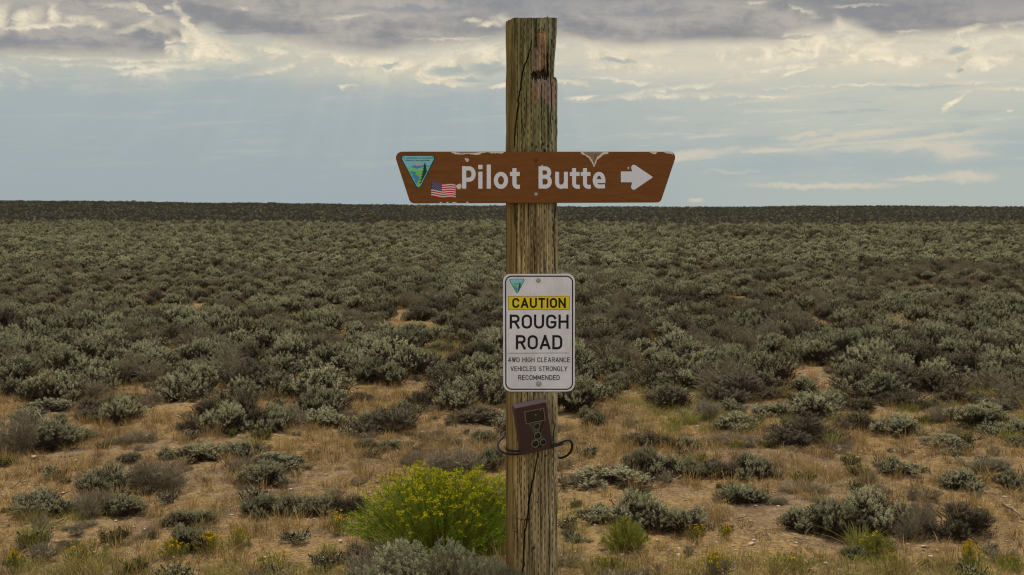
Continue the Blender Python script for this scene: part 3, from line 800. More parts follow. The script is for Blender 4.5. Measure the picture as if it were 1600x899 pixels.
s2 = r4.uniform(0.4, 0.95, n2)*(1+0.5*sstep(P2[:, 1], 14, 24))
scatter('dry_grass', np.column_stack([P2, gz(P2[:, 0], P2[:, 1])]), np.stack([np.zeros(n2), np.zeros(n2), r4.uniform(0, 6.28, n2)], 1), np.stack([s2, s2, s2*r4.uniform(.7, 1.2, n2)], 1), gi, GR,
        'straw coloured dry grass growing between the sagebrush', 'grass')
print('grass', n2)

# low cover: seedlings, grey cushions and dead tufts between the bushes
LOW = [joined_mesh('low_plant', sage_parts(601, Wd=0.22, H=0.09, tips=40, per=14, ll=0.014, lw=0.004, lobes=5, bare=0.1, woodl=0.02, woodw=0.003), SAGE, STEM),
       joined_mesh('low_plant', sage_parts(602, Wd=0.20, H=0.07, tips=40, per=8, ll=0.012, lw=0.003, lobes=4, bare=0.6, twig=0.6, woodl=0.03, woodw=0.003), SAGE_DARK, STEM_GREY),
       joined_mesh('low_plant', sage_parts(603, Wd=0.18, H=0.06, tips=36, per=16, ll=0.012, lw=0.0035, lobes=5, bare=0.05, woodl=0.02, woodw=0.003), FORB, STEM),
       joined_mesh('low_plant', sage_parts(604, Wd=0.24, H=0.08, tips=50, per=3, ll=0.012, lw=0.003, lobes=6, bare=0.9, twig=0.8, woodl=0.04, woodw=0.003), DRY2, STEM_GREY)]
P7, r7 = poisson_fan(4.9, 15.0, lambda y: 0.24 + 0.004*y, lambda y: 0.44*y + 1.5, 41, 0.6)
P7 = P7[r7.random(len(P7)) < 0.45*sstep(fbm(P7[:, 0]*0.6, P7[:, 1]*0.6, 44, 3), -0.2, 0.1) + 0.08]; n7 = len(P7); s7 = r7.uniform(0.35, 1.25, n7)
scatter('low_plants', np.column_stack([P7, gz(P7[:, 0], P7[:, 1])]), np.stack([np.zeros(n7), np.zeros(n7), r7.uniform(0, 6.28, n7)], 1), np.stack([s7]*3, 1), r7.choice(4, n7, p=[.36, .22, .17, .25]), LOW, 'low grey green cushions and dead tufts dotting the sand', 'ground cover')

# stones
def stone_mesh(seed, mat, sub=2):
    import bmesh
    bm = bmesh.new(); bmesh.ops.create_icosphere(bm, subdivisions=sub, radius=0.5)
    r = np.random.default_rng(seed); off = r.uniform(0, 50, 3)
    cuts = [(unit(r.normal(size=3)), r.uniform(0.30, 0.44)) for _ in range(7)]
    for v in bm.verts:
        p = np.array(v.co)
        for nn, d in cuts:
            e = float(p @ nn) - d
            if e > 0: p = p - nn*e*0.85
        p *= 1 + 0.08*(float(vnoise(np.array([p[0]*5+off[0]]), np.array([p[1]*5+p[2]*3+off[1]]))[0])-0.5)
        v.co = (p[0], p[1]*0.8, p[2]*0.5)
    me = bpy.data.meshes.new('stone'); bm.to_mesh(me); bm.free(); me.materials.append(mat); return me
m, t = new_mat('pale_stone'); oi = t.node('ShaderNodeObjectInfo')
c = t.mix(E(t, oi.outputs['Random'])*0.6 + t.noise(obj_vec(t), 6.0, 4.0, 0.6)*0.4, srgb(150,122,96), srgb(204,190,172)); PSTONE = finish(m, t, c, 0.9, 0.1)
SM = [stone_mesh(i, PSTONE, 1) for i in range(4)]; SB = [stone_mesh(10+i, PSTONE, 3) for i in range(4)]
P5, r5 = poisson_fan(4.8, 13.0, lambda y: 0.085 + 0.003*y, lambda y: 0.44*y + 1.0, 31, 0.6)
keep = r5.random(len(P5)) < 0.45 + 0.5*(1-straw_density(P5[:, 0], P5[:, 1]))
P5 = P5[keep]; n5 = len(P5); s5 = 0.007 + 0.028*r5.random(n5)**4
scatter('pebbles', np.column_stack([P5, gz(P5[:, 0], P5[:, 1]) + s5*0.1]), np.stack([np.zeros(n5), np.zeros(n5), r5.uniform(0, 6.28, n5)], 1), np.stack([s5, s5, s5], 1), r5.integers(0, 4, n5), SM, 'small pale pebbles strewn over the sandy ground', 'pebbles')
for px, py, wpx, lab in [(1465, 862, 12, 'pale stone on sand left of the yellow flower plant at lower right'), (1443, 855, 10, 'flat slanting stone chip just above the pale stone at lower right'), (972, 868, 8, 'white pebble right of the post foot, near the flowering plant'),
                         (1060, 858, 8, 'small white pebble under the right end of the clump beside the post'), (551, 757, 9, 'bluish grey stone on straw left of the yellow bush'), (1428, 744, 12, 'cream stone by the flat sagebrush tail on the right'),
                         (660, 677, 12, 'tan flat rock in grass right of the broad dark sagebrush'), (53, 716, 14, 'pale flat rock near the gnarled clump at left'), (57, 815, 10, 'pale stone beside green grass tuft lower left'),
                         (455, 766, 9, 'thin pale stone in straw left of the yellow bush'), (1270, 699, 8, 'small white stone at the foot of the dark broad sagebrush'), (1175, 851, 14, 'brown flat stone lying on the bare sand at lower right'), (1060, 868, 10, 'tan stone at the bottom right of the post')]:
    x, y, z = ground_at(px, py); s_ = wpx*y/FPX
    o = bpy.data.objects.new('stone', SB[int(rng.integers(4))]); C.objects.link(o)
    o.location = (x, y, z + s_*0.12); o.scale = (s_, s_*0.9, s_*0.8); o.rotation_euler = (0, 0, rng.uniform(0, 3))
    tag(o, lab, 'stone', 'loose stones on the ground')

# litter: thin dead twigs on the soil
def litter_mesh(seed):
    r = np.random.default_rng(seed); n = 7
    a = r.uniform(0, pi, n); c = r.normal(0, 0.06, (n, 3))*np.array([1, 1, 0]) + np.array([0, 0, 0.006])
    d = np.stack([np.cos(a), np.sin(a), r.normal(0, 0.06, n)], 1)*r.uniform(0.012, 0.05, n)[:, None]*0.6
    mid = c + r.normal(0, 0.006, (n, 3)); v, f, t_ = tubes(np.stack([c-d, mid, c+d], 1), 0.0018, 0.0008)
    return np_mesh('twig_litter', v, [f], [STEM_GREY], attrs={'tint': t_})
LT = [litter_mesh(i) for i in range(4)]
P6, r6 = poisson_fan(4.8, 13.0, lambda y: 0.22, lambda y: 0.44*y + 1.0, 33, 0.6); n6 = len(P6); s6 = r6.uniform(0.5, 1.4, n6)
scatter('twig_litter', np.column_stack([P6, gz(P6[:, 0], P6[:, 1])]), np.stack([np.zeros(n6), np.zeros(n6), r6.uniform(0, 6.28, n6)], 1), np.stack([s6]*3, 1), r6.integers(0, 4, n6), LT, 'dead broken twigs scattered over the soil', 'twigs')

# weathered dead branches lying about
def branch(label, pts_px, r0, lift=0.03):
    pts = []
    for i, (px, py, up) in enumerate(pts_px):
        x, y, z = ground_at(px, py); pts.append((x, y, z + up))
    P_ = np.array(pts)[None]
    k = 9; tt = np.linspace(0, 1, k); src = np.linspace(0, 1, P_.shape[1])
    Q_ = np.stack([np.interp(tt, src, P_[0, :, j]) for j in range(3)], -1) + rng.normal(0, r0*0.5, (k, 3))
    side = Q_[4] + np.array([0.05, 0.02, 0.06])
    o0 = Q_.mean(0)
    v, f, t_ = tubes((Q_-o0)[None], r0, r0*0.35)
    v2, f2, t2 = tubes(np.stack([Q_[4], (Q_[4]+side)/2 + rng.normal(0, 0.006, 3), side])[None]-o0, r0*0.5, r0*0.2)
    me = np_mesh('dead_branch', np.vstack([v, v2]), [np.vstack([f, f2+len(v)])], [STEM_GREY], attrs={'tint': np.concatenate([t_, t2])}, smooth=True)
    o = link_mesh('dead_branch', me); o.location = o0
    tag(o, label, 'branch', 'dead branches on the ground')
branch('dark dead branch lying on sand at the far left', [(18, 764, .01), (30, 760, .03), (46, 757, .02)], 0.008)
branch('short grey log at the right edge below the leafy plants', [(1568, 798, .03), (1583, 804, .03), (1600, 812, .01)], 0.012)
branch('bleached limb reaching out over the gnarled clump at left', [(30, 690, .10), (55, 684, .22), (75, 690, .10), (110, 694, .09)], 0.008)
branch('grey dead limb poking from the row right of the post', [(1003, 826, .05), (1007, 822, .13)], 0.006)
branch('thin stick lying on sand at lower right', [(1240, 843, .01), (1255, 847, .015), (1270, 846, .01)], 0.005)
branch('dry stick on sand under the straight row at right', [(1152, 813, .01), (1166, 812, .02), (1180, 811, .01)], 0.005)

# the black scrap on the sand at lower left
import bmesh
def scrap():
    x, y, z = ground_at(189, 836); bm = bmesh.new()
    top = [(-0.035, -.008), (-0.030, .012), (-0.012, .016), (-0.006, .026), (0.008, .020), (0.014, .010), (0.036, .012), (0.030, .002), (0.012, -.006), (0.004, -.016), (-0.016, -.014)]
    lo = [bm.verts.new((a*1.0, b, 0.002)) for a, b in top]; hi = [bm.verts.new((a*0.8, b*0.8, 0.012 + 0.008*sin(a*90))) for a, b in top]
    n = len(top)
    for i in range(n): bm.faces.new((lo[i], lo[(i+1) % n], hi[(i+1) % n], hi[i]))
    c = bm.verts.new((0, 0, 0.022))
    for i in range(n): bm.faces.new((hi[i], hi[(i+1) % n], c))
    o = bm_obj('rubber_scrap', bm, simple('black_rubber', (0.012, 0.014, 0.016, 1), 0.5))
    o.location = (x, y, z+0.004); tag(o, 'crumpled black scrap lying on the bare sand at lower left', 'scrap')
scrap()

# green and straw grass tufts that stand out singly
for j, (px, py, wpx, hpx, mt, lab) in enumerate([(48, 856, 72, 48, GREENGRASS, 'spiky green grass tuft on bare sand at the lower left'), (512, 872, 50, 30, GREENGRASS, 'greyish green grass tuft left of the yellow bush foot'),
        (1345, 858, 84, 44, GREENGRASS, 'green grass tuft in front of the tallest right clump'), (1300, 700, 50, 34, GREENGRASS, 'green grass tuft growing beside the dark broad sagebrush'), (1080, 664, 54, 30, GREENGRASS, 'yellowish green grass tuft among sagebrush right of the warning sign'),
        (1580, 690, 40, 26, GREENGRASS, 'bright grass tuft at the right edge under the big leafy mound'), (400, 700, 30, 22, GREENGRASS, 'lime green grass tuft on straw left of the post')]):
    x, y, z = ground_at(px, py); m_ = y/FPX
    me = tuft_mesh('grass_tuft', 50+j, 170, hpx*m_, wpx*m_*0.20, 0.75, 0.0032, mt)
    o = link_mesh('grass_tuft', me); o.location = (x, y+0.03, z); tag(o, lab, 'grass tuft', 'single green grass tufts')

# ---- rabbitbrush in bloom
def stalk_plant(seed, n, R0, Wd, H, leafn, leafl, leafw, fl_n, fl_size, stem_r, heads=7, flat=0.25, spread_pow=0.8, lf0=0.35, irreg=0.0):
    r = np.random.default_rng(seed)
    a = r.uniform(0, 2*pi, n); q = r.random(n)**spread_pow
    tip = np.stack([np.cos(a)*q*Wd/2, np.sin(a)*q*Wd/2, H*(1-(1-flat)*q**2.3)*r.uniform(0.74, 1.08, n)*(1 + irreg*(np.sin(3*a+1.0)*0.6 + np.sin(7*a+2)*0.4)*q + irreg*1.3*fbm(np.cos(a)*q*5, np.sin(a)*q*5, seed, 2))], 1)
    base = np.stack([np.cos(a)*q*R0, np.sin(a)*q*R0, np.full(n, -0.01)], 1)
    mid = base*0.45 + tip*0.55; mid[:, 2] = tip[:, 2]*0.42; m0 = base*0.8+tip*0.2; m0[:, 2] = tip[:, 2]*0.13
    mid += r.normal(0, 0.008, (n, 3)); k3 = (mid+tip)/2; k3[:, 2] += 0.02*H
    paths = np.stack([base, m0, mid, k3, tip], 1)
    st = tubes(paths, stem_r, stem_r*0.45)
    out = {'stem': st}
    # leaves along the upper two thirds
    tl = r.uniform(lf0, 1.0, (n, leafn))
    seg = np.clip((tl*4).astype(int), 0, 3); fr = tl*4-seg
    ii = np.arange(n)[:, None]
    p = paths[ii, seg]*(1-fr[..., None]) + paths[ii, seg+1]*fr[..., None]
    d = unit(paths[ii, seg+1]-paths[ii, seg])
    p = p.reshape(-1, 3); d = d.reshape(-1, 3)
    dd = unit(d*1.15 + rvec(r, len(p))*0.75)
    v, f = leaves(r, p, dd, leafl*r.uniform(0.6, 1.2, len(p)), leafw)
    out['leaf'] = (v, f, np.repeat(np.clip(r.normal(0.5, 0.25, len(p)) , 0, 1), 4))
    fi = np.where(r.random(n) < fl_n*sstep(tip[:, 2]/H, 0.45, 0.85))[0]
    pf = np.repeat(tip[fi], heads*6, 0)
    hd = np.repeat(r.normal(0, 1, (len(fi)*heads, 3))*np.array([fl_size, fl_size, fl_size*0.8]), 6, 0)
    pp = pf + hd; dd = unit(rvec(r, len(pp)) + np.array([0, 0, 0.8]))
    v, f = leaves(r, pp, dd, fl_size*0.9, fl_size*0.55)
    out['flower'] = (v, f, np.repeat(r.random(len(pp)), 4))
    return out
def bloom(name, label, px, base_py, out, lm, sm, fm, group=None, cat='shrub', dy=0.0, dark_out=True):
    x, y, z = ground_at(px, base_py); y += dy
    t = empty(name, (x, y, float(gz(x, y))))
    link_mesh('stems', part_mesh('stems', out['stem'], sm), t)
    link_mesh('leaves', part_mesh('leaves', out['leaf'], lm), t)
    link_mesh('flowers', part_mesh('flowers', out['flower'], fm), t)
    tag(t, label, cat, group); return t
bloom('rabbitbrush', 'big bright green bush with yellow green blossom left of the post', 682, 872, stalk_plant(5, 1150, 0.13, 0.96, 0.372, 38, 0.026, 0.0026, 0.72, 0.0062, 0.0020, heads=9, flat=0.40, spread_pow=0.58, lf0=0.48, irreg=0.26), RABBIT, RSTEM, RFLOWER, dy=0.22)
bloom('rabbitbrush', 'small yellowish green bush in front of the clump right of the post', 978, 862, stalk_plant(6, 260, 0.05, 0.26, 0.145, 22, 0.018, 0.0028, 0.10, 0.0045, 0.0012, heads=3), FORB, RSTEM, YFLOWER, 'small green bushes with few flowers', dy=0.06)
bloom('rabbitbrush', 'small yellowish green bush beside the grass tuft under the tallest right clump', 1372, 872, stalk_plant(7, 180, 0.05, 0.22, 0.10, 20, 0.016, 0.0028, 0.12, 0.0045, 0.0012, heads=3), FORB, RSTEM, YFLOWER, 'small green bushes with few flowers', dy=0.04)
fl = [(1518, 895, 46, 46, 60, .9, 'upright plant with dense yellow flower heads at lower right'), (18, 897, 42, 34, 44, .8, 'yellow flowered plant cut by the lower left corner'), (130, 886, 80, 36, 70, .35, 'loose yellow flowered plants at the bottom, second cluster from the left edge'),
      (268, 874, 60, 28, 50, .55, 'yellow flowered sprigs in front of the silver sagebrush, lower left'), (330, 864, 70, 30, 60, .6, 'yellow flowered patch right of the silver sagebrush, lower left'), (372, 858, 40, 30, 40, .6, 'taller yellow flowered sprigs at the right end of the lower left patch'),
      (528, 835, 46, 34, 40, .4, 'sparse stems with orange yellow flowers just left of the yellow green bush'), (1090, 850, 40, 28, 30, .5, 'yellow flowered sprigs under the right end of the clump beside the post'), (1135, 846, 36, 22, 26, .6, 'yellow flowered sprigs on sand right of the clump beside the post'),
      (1118, 897, 54, 32, 46, .6, 'green plant with yellow flowers at the bottom edge, right of the post'), (952, 897, 60, 24, 40, .4, 'low flowered plant at the bottom edge just right of the post'), (1355, 866, 40, 20, 30, .8, 'orange yellow flowers beside the small silver plant, lower right'),
      (1153, 703, 26, 16, 20, .8, 'few yellow flowers on the mauve brown plant'), (1050, 672, 30, 20, 20, .4, 'greenish sprigs with yellow tips right of the warning sign'), (430, 892, 70, 26, 40, .3, 'green sprigs at the bottom edge left of the yellow green bush'), (1395, 897, 80, 26, 50, .15, 'green sprigs at the bottom edge under the tallest right clump'),
      (1240, 897, 90, 30, 60, .08, 'pale green sprigs at the bottom edge in the right half'), (1580, 893, 50, 20, 30, .1, 'green sprigs in the lower right corner'), (1000, 726, 20, 10, 10, .6, 'low sprig with yellow tips behind the straight row right of the post')]
for j, (px, py, wpx, hpx, n_, ff, lab) in enumerate(fl):
    _, y_, _ = ground_at(px, py); m_ = y_/FPX
    bloom('flowering_plant', lab, px, py, stalk_plant(80+j, n_, wpx*m_*0.25, wpx*m_, hpx*m_, 16, 0.016, 0.003, ff, 0.0048, 0.0011, heads=5, flat=0.55), FORB, RSTEM, YFLOWER, 'yellow flowered plants on the sand', 'flower', dy=0.02)

# ================================================================== the post and what hangs on it
def SX(px): return (px-800)*K
def SZ(py): return EYE + (320-py)*K
def line_x(pts, zpx):
    """x in photograph pixels of a crack path at image rows zpx; nan outside its range"""
    ys_ = np.array([p[1] for p in pts], float); xs_ = np.array([p[0] for p in pts], float)
    return np.interp(zpx, ys_, xs_, left=np.nan, right=np.nan)

def build_post():
    r = np.random.default_rng(12)
    x0, x1 = SX(790.5), SX(871.0); dpt = 0.205; ztop = SZ(28.0); zbot = -0.12
    # perimeter: left side (front to back turned to the camera by a rounded corner), front, right side, back
    rl, rr = 0.045, 0.014
    pts = []
    n_arc = 26
    for q in np.linspace(pi, pi*1.5, n_arc): pts.append((x0+rl + rl*cos(q), rl + rl*sin(q)))
    for xx in np.arange(x0+rl+0.0015, x1-rr, 0.0014): pts.append((xx, 0.0))
    for q in np.linspace(pi*1.5, pi*2, 10): pts.append((x1-rr + rr*cos(q), rr + rr*sin(q)))
    for yy_ in np.linspace(rr+0.01, dpt-0.02, 14): pts.append((x1, yy_))
    for q in np.linspace(0, pi/2, 5): pts.append((x1-0.02+0.02*cos(q), dpt-0.02+0.02*sin(q)))
    for xx in np.linspace(x1-0.04, x0+0.04, 12): pts.append((xx, dpt))
    for q in np.linspace(pi/2, pi, 5): pts.append((x0+0.02+0.02*cos(q), dpt-0.02+0.02*sin(q)))
    for yy_ in np.linspace(dpt-0.035, rl+0.008, 14): pts.append((x0, yy_))
    pts = np.array(pts); n = len(pts)
    nx_ = np.roll(pts, -1, 0) - np.roll(pts, 1, 0); nrm = unit(np.stack([nx_[:, 1], -nx_[:, 0]], 1))      # outward
    cx, cy = (x0+x1)/2, dpt/2
    sgn = np.sign(((pts-np.array([cx, cy]))*nrm).sum(1)); nrm = nrm*sgn[:, None]
    s = np.concatenate([[0], np.cumsum(np.linalg.norm(np.diff(pts, axis=0), axis=1))])
    zs = np.arange(ztop, zbot, -0.0034); m = len(zs)
    S, Zg = np.meshgrid(s, zs); X = np.repeat(pts[None, :, 0], m, 0); Y = np.repeat(pts[None, :, 1], m, 0)
    PX = 800 + X/K; PY = 320 - (Zg-EYE)/K
    front = sstep(-nrm[:, 1], 0.55, 0.9)[None, :]*np.ones_like(X)
    # --- colour fields (intrinsic)
    g1 = fbm(S*170, Zg*3.0, 1, 4, 0.6); g2 = fbm(S*480, Zg*9.0, 2, 3, 0.6); g3 = fbm(S*22, Zg*1.6, 3, 3); blot = fbm(S*30, Zg*22, 4, 4)
    lin = lambda *c: np.array(srgb(*c)[:3])
    top = sstep(Zg, SZ(420), SZ(150))[..., None]
    warm = lin(150, 127, 80); grey = lin(150, 139, 110); green = lin(122, 124, 98); olive = lin(112, 102, 60)
    xr = np.clip((X-x0)/(x1-x0), 0, 1)[..., None]
    col = warm*(1-xr) + grey*xr
    colt = olive*(1-xr) + green*xr
    col = col*(1-top) + colt*top
    col = col*1.04*np.clip(1 + (g1[..., None]*2.2 + g2[..., None]*2.2), 0.14, 2.2) * (1 + 0.5*g3[..., None] + 0.5*blot[..., None])
    # rust-brown left flank
    fl_ = (sstep(PX + g3*10, 812, 799)*sstep(PY, 0, 260)*0.75 + sstep(PX, 806, 796)*0.2)[..., None]
    col = col*(1-fl_) + lin(114, 96, 58)*fl_*(1 + g1[..., None]*1.6 + g2[..., None]*0.8 + g3[..., None]*0.6)
    dep = np.abs(np.minimum(g1, 0))*0.004 + g2*0.0012
    dark = np.ones_like(X); PYr = 320 - (zs-EYE)/K
    def crack(pts_, w, d, k=0.8, seed=0, dy_=0.0):
        nonlocal dep, dark
        c1 = np.interp(PYr, [p[1] for p in pts_], [p[0] for p in pts_]); kk = 31; c1 = np.convolve(np.pad(c1, kk//2, mode='edge'), np.ones(kk)/kk, 'valid')
        c1 = np.where((PYr < pts_[0][1]) | (PYr > pts_[-1][1]), np.nan, c1)
        cxp = c1[:, None] + fbm(PY*0.35, PY*0.0+seed, 150+seed, 3)*1.6 + fbm(PY*0.06, PY*0.0+seed, 50+seed, 3)*3.0
        dist = np.abs(PX - cxp); dist = np.where(np.isnan(dist), 99, dist)
        ymin, ymax = pts_[0][1], pts_[-1][1]
        ww = w*(0.35 + 0.65*np.clip(np.minimum(PY-ymin, ymax-PY)/((ymax-ymin)*0.18), 0, 1))
        f = sstep(dist, ww*1.25, ww*0.25)*front
        dep = dep + f*d; dark = dark*(1 - k*f)
    crack([(831, 62), (828, 88), (816, 112), (812, 150), (806, 190), (803, 232)], 1.1, 0.012, 0.85, 1)
    crack([(841, 690), (839, 720), (834, 745), (828, 770), (825, 800), (820, 840), (816, 902), (814, 960)], 1.15, 0.016, 0.9, 2)
    crack([(861, 60), (861, 120), (861, 200), (862, 236)], 0.9, 0.01, 0.8, 3)
    crack([(868, 318), (866, 350), (867, 430)], 1.0, 0.01, 0.8, 4)
    crack([(857, 700), (858, 800), (858, 899)], 0.6, 0.006, 0.6, 5)
    crack([(846, 130), (846, 180), (847, 236)], 0.7, 0.006, 0.7, 6)
    crack([(864, 620), (865, 700), (866, 830)], 0.7, 0.006, 0.6, 7)
    crack([(833, 318), (833, 380), (835, 428)], 0.6, 0.006, 0.6, 8)
    for k in range(26):
        xx = r.uniform(800, 868); ya = r.uniform(28, 860); yl = r.uniform(20, 110)
        crack([(xx, ya), (xx + r.normal(0, 1.5), ya+yl)], r.uniform(0.35, 0.6), 0.004, r.uniform(0.35, 0.7), 20+k)
    # incising slits: staggered short dashes in columns
    colw = 5.4
    ci = np.floor((PX-790 + 0.6)/colw); u_ = (PX-790+0.6)/colw - ci
    jx = hash2(ci, ci*0, 9); ph = hash2(ci, ci*0, 10)
    vv = PY/13.2 + np.where(ci % 2 == 0, 0.0, 0.5) + (ph-0.5)*0.35
    row = np.floor(vv); w_ = vv-row
    vis = hash2(ci, row, 11)
    slit = sstep(np.abs(u_-0.5-(jx-0.5)*0.3), 0.17, 0.05)*sstep(np.abs(w_-0.5), 0.31, 0.22)*(vis > 0.12)*front*sstep(PX, 800, 808)
    slit = slit*(0.55 + 0.45*hash2(ci, row, 12))
    dep += slit*0.0025; dark *= 1 - 0.85*slit
    # vertical grain groove along the top part, and knots
    for kx, ky, kr in ((848, 226, 3.0), (838, 230, 2.2), (856, 229, 2.4), (832, 226, 1.6), (853, 712.5, 2.0), (834, 857, 3.2), (840, 785, 2.0), (851, 236, 3)):
        d_ = np.hypot(PX-kx, (PY-ky)*0.8); f = sstep(d_, kr, kr*0.35)*front; dark *= 1-0.8*f; dep += f*0.004
    f = (sstep(np.abs(PY-812-fbm(PX*0.2, PX*0, 5, 2)*3), 1.6, 0.5)*sstep(np.abs(PX-819), 14, 8))*front; dark *= 1-0.55*f; dep += f*0.002
    # raw orange wood where the face has split away, upper right
    def zone(poly):
        inside = np.zeros_like(X, bool); xs_, ys_ = np.array(poly, float).T; j = len(xs_)-1
        wx = PX + fbm(PY*0.25, PX*0.05, 71, 4, 0.7)*6; wy = PY + fbm(PX*0.9, PY*0.05, 72, 3, 0.7)*22
        for i in range(len(xs_)):
            c_ = ((ys_[i] > wy) != (ys_[j] > wy)) & (wx < (xs_[j]-xs_[i])*(wy-ys_[i])/(ys_[j]-ys_[i]+1e-9)+xs_[i])
            inside ^= c_; j = i
        return inside & (front > 0.5)
    raw = zone([(841, 50), (852, 46), (855, 80), (858, 112), (846, 116), (834, 112), (837, 92), (838, 74)])
    rc = lin(152, 126, 98)*(1 + g1[..., None]*3.2 + g2[..., None]*2.4 + blot[..., None]*2.6)
    col = np.where(raw[..., None], rc, col); dark = np.where(raw, np.maximum(dark, 0.6), dark); dep = np.where(raw, 0.010 + np.abs(g1)*0.008, dep)
    sp = zone([(834, 72), (840, 72), (842, 112), (833, 114)])
    col = np.where(sp[..., None], lin(150, 134, 118)*(1+g1[..., None]*1.5), col); dep = np.where(sp, 0.006, dep)
    cav = zone([(832, 112), (858, 112), (858, 121), (846, 123), (831, 124)])
    dep = np.where(cav, 0.022, dep); dark = np.where(cav, 0.3, dark)
    gw = zone([(832, 123), (872, 122), (872, 160), (860, 172), (848, 150), (838, 165), (832, 140)])
    col = np.where(gw[..., None], lin(146, 130, 116)*(1+g1[..., None]*1.5+g2[..., None]), col)
    rw2 = zone([(834, 135), (839, 135), (838, 158), (833, 164)]); col = np.where(rw2[..., None], lin(150, 116, 80)*(1+g1[..., None]), col)
    # the right edge above the split is set back a little, with a ragged lip
    step = ((PY < 123 + fbm(PX*0.7, PX*0, 81, 2)*8) & (X > x1-0.03))
    X2 = X - step*(0.012*sstep(PY, 28, 118) + 0.001)*sstep(X, x1-0.03, x1-0.01)
    edge_w = fbm(PY*0.05, PY*0, 90, 3)*0.006*sstep(X, x1-0.02, x1) - fbm(PY*0.03, PY*0, 92, 2)*0.004*sstep(X, x0+0.02, x0)
    X2 = X2 + edge_w
    col = np.clip(col*dark[..., None], 0.002, 0.9)
    XX = X2 - nrm[None, :, 0]*dep; YY = Y - nrm[None, :, 1]*dep
    ZZ = Zg.copy()
    # top: slightly lower at the left, rough saw cut
    drop = sstep(PX[0], 806, 790)*0.011 + (fbm(PX[0]*0.4, PX[0]*0, 95, 2))*0.004
    topf = np.clip(1-(ztop-Zg)/0.05, 0, 1)
    ZZ = ZZ - topf*drop[None, :]
    V = np.stack([XX, YY, ZZ], -1).reshape(-1, 3)
    i = (np.arange(m-1)[:, None]*n); j = np.arange(n)[None, :]; j2 = (j+1) % n
    F = np.stack([i+j, i+n+j, i+n+j2, i+j2], -1).reshape(-1, 4)
    # cap: rings shrinking to the middle
    ring = V[:n]; caps = [ring]; capc = [np.clip(col[0]*1.1, 0, 1)]
    ctr = ring.mean(0)
    for q, t_ in enumerate((0.85, 0.5, 0.05)):
        rg = ctr + (ring-ctr)*np.array([t_, t_, 1]); rg[:, 2] = ring[:, 2]*t_ + ctr[2]*(1-t_) + rng.normal(0, 0.0015, n)
        caps.append(rg); capc.append(np.tile(lin(128, 112, 88), (n, 1))*(1+rng.normal(0, 0.15, (n, 1))))
    base = len(V); V = np.vstack([V] + caps[1:]); colr = np.vstack([col.reshape(-1, 3)] + capc[1:])
    Fs = [F]; prev = np.arange(n)
    for q in range(3):
        cur_ = base + q*n + np.arange(n)
        Fs.append(np.stack([prev, np.roll(prev, -1), np.roll(cur_, -1), cur_], 1)); prev = cur_
    mat, t = new_mat('weathered_post_wood')
    ca = attr(t, 'wood', 'Color'); nz = t.noise(scale_vec(t, obj_vec(t), 1, 1, 0.12), 420.0, 3.0, 0.6)
    vm = t.node('ShaderNodeVectorMath', operation='SCALE'); t.nt.links.new(ca, vm.inputs[0]); t.link(nz*0.7 + 0.65, vm.inputs[3])
    finish(mat, t, vm.outputs[0], 0.85, 0.12, bump=nz, bump_d=0.0012)
    me = np_mesh('post_body', V - np.array([cx, cy, 0]), Fs, [mat], attrs={'wood': np.clip(colr, 0, 1)}, smooth=False)
    post = empty('wooden_post', (cx, POST_Y + cy, 0))
    link_mesh('post_body', me, post)
    tag(post, 'weathered square timber post with split top carrying both signs', 'post')
    return post, cx, cy
post, PCX, PCY = build_post()

# ---- small mesh makers
def tube_obj(name, pts, rad, mat, parent=None, closed=False, sides=10, smooth_n=8):
    pts = np.array(pts, float)
    # Catmull-Rom resample
    P_ = [pts[0]]
    for i in range(len(pts)-1):
        p0 = pts[max(i-1, 0)]; p1 = pts[i]; p2 = pts[i+1]; p3 = pts[min(i+2, len(pts)-1)]
        for t_ in np.linspace(0, 1, smooth_n+1)[1:]:
            P_.append(0.5*((2*p1) + (-p0+p2)*t_ + (2*p0-5*p1+4*p2-p3)*t_**2 + (-p0+3*p1-3*p2+p3)*t_**3))
    P_ = np.array(P_); d = unit(np.gradient(P_, axis=0)); k = len(P_)
    up = np.array([0.1, 0.2, 1.0]); a = unit(np.cross(d, up)); 
    for i in range(1, k):                                  # parallel transport
        v = a[i-1] - d[i]*float(a[i-1] @ d[i]); a[i] = v/np.linalg.norm(v)
    b = np.cross(d, a); q = np.linspace(0, 2*pi, sides, endpoint=False)
    R_ = np.broadcast_to(np.asarray(rad, float), (k,))[:, None, None]
    V = (P_[:, None] + R_*(a[:, None]*np.cos(q)[None, :, None] + b[:, None]*np.sin(q)[None, :, None])).reshape(-1, 3)
    i = np.arange(k-1)[:, None]*sides; j = np.arange(sides)[None, :]; j2 = (j+1) % sides
    F = np.stack([i+j, i+j2, i+sides+j2, i+sides+j], -1).reshape(-1, 4)
    V = np.vstack([V, P_[0], P_[-1]]); e0, e1 = len(V)-2, len(V)-1; jj = np.arange(sides); jn = (jj+1) % sides
    F3 = np.vstack([np.stack([jn, jj, np.full(sides, e0)], 1), np.stack([(k-1)*sides+jj, (k-1)*sides+jn, np.full(sides, e1)], 1)])
    me = np_mesh(name, V, [F, F3], [mat], smooth=True)
    return link_mesh(name, me, parent)

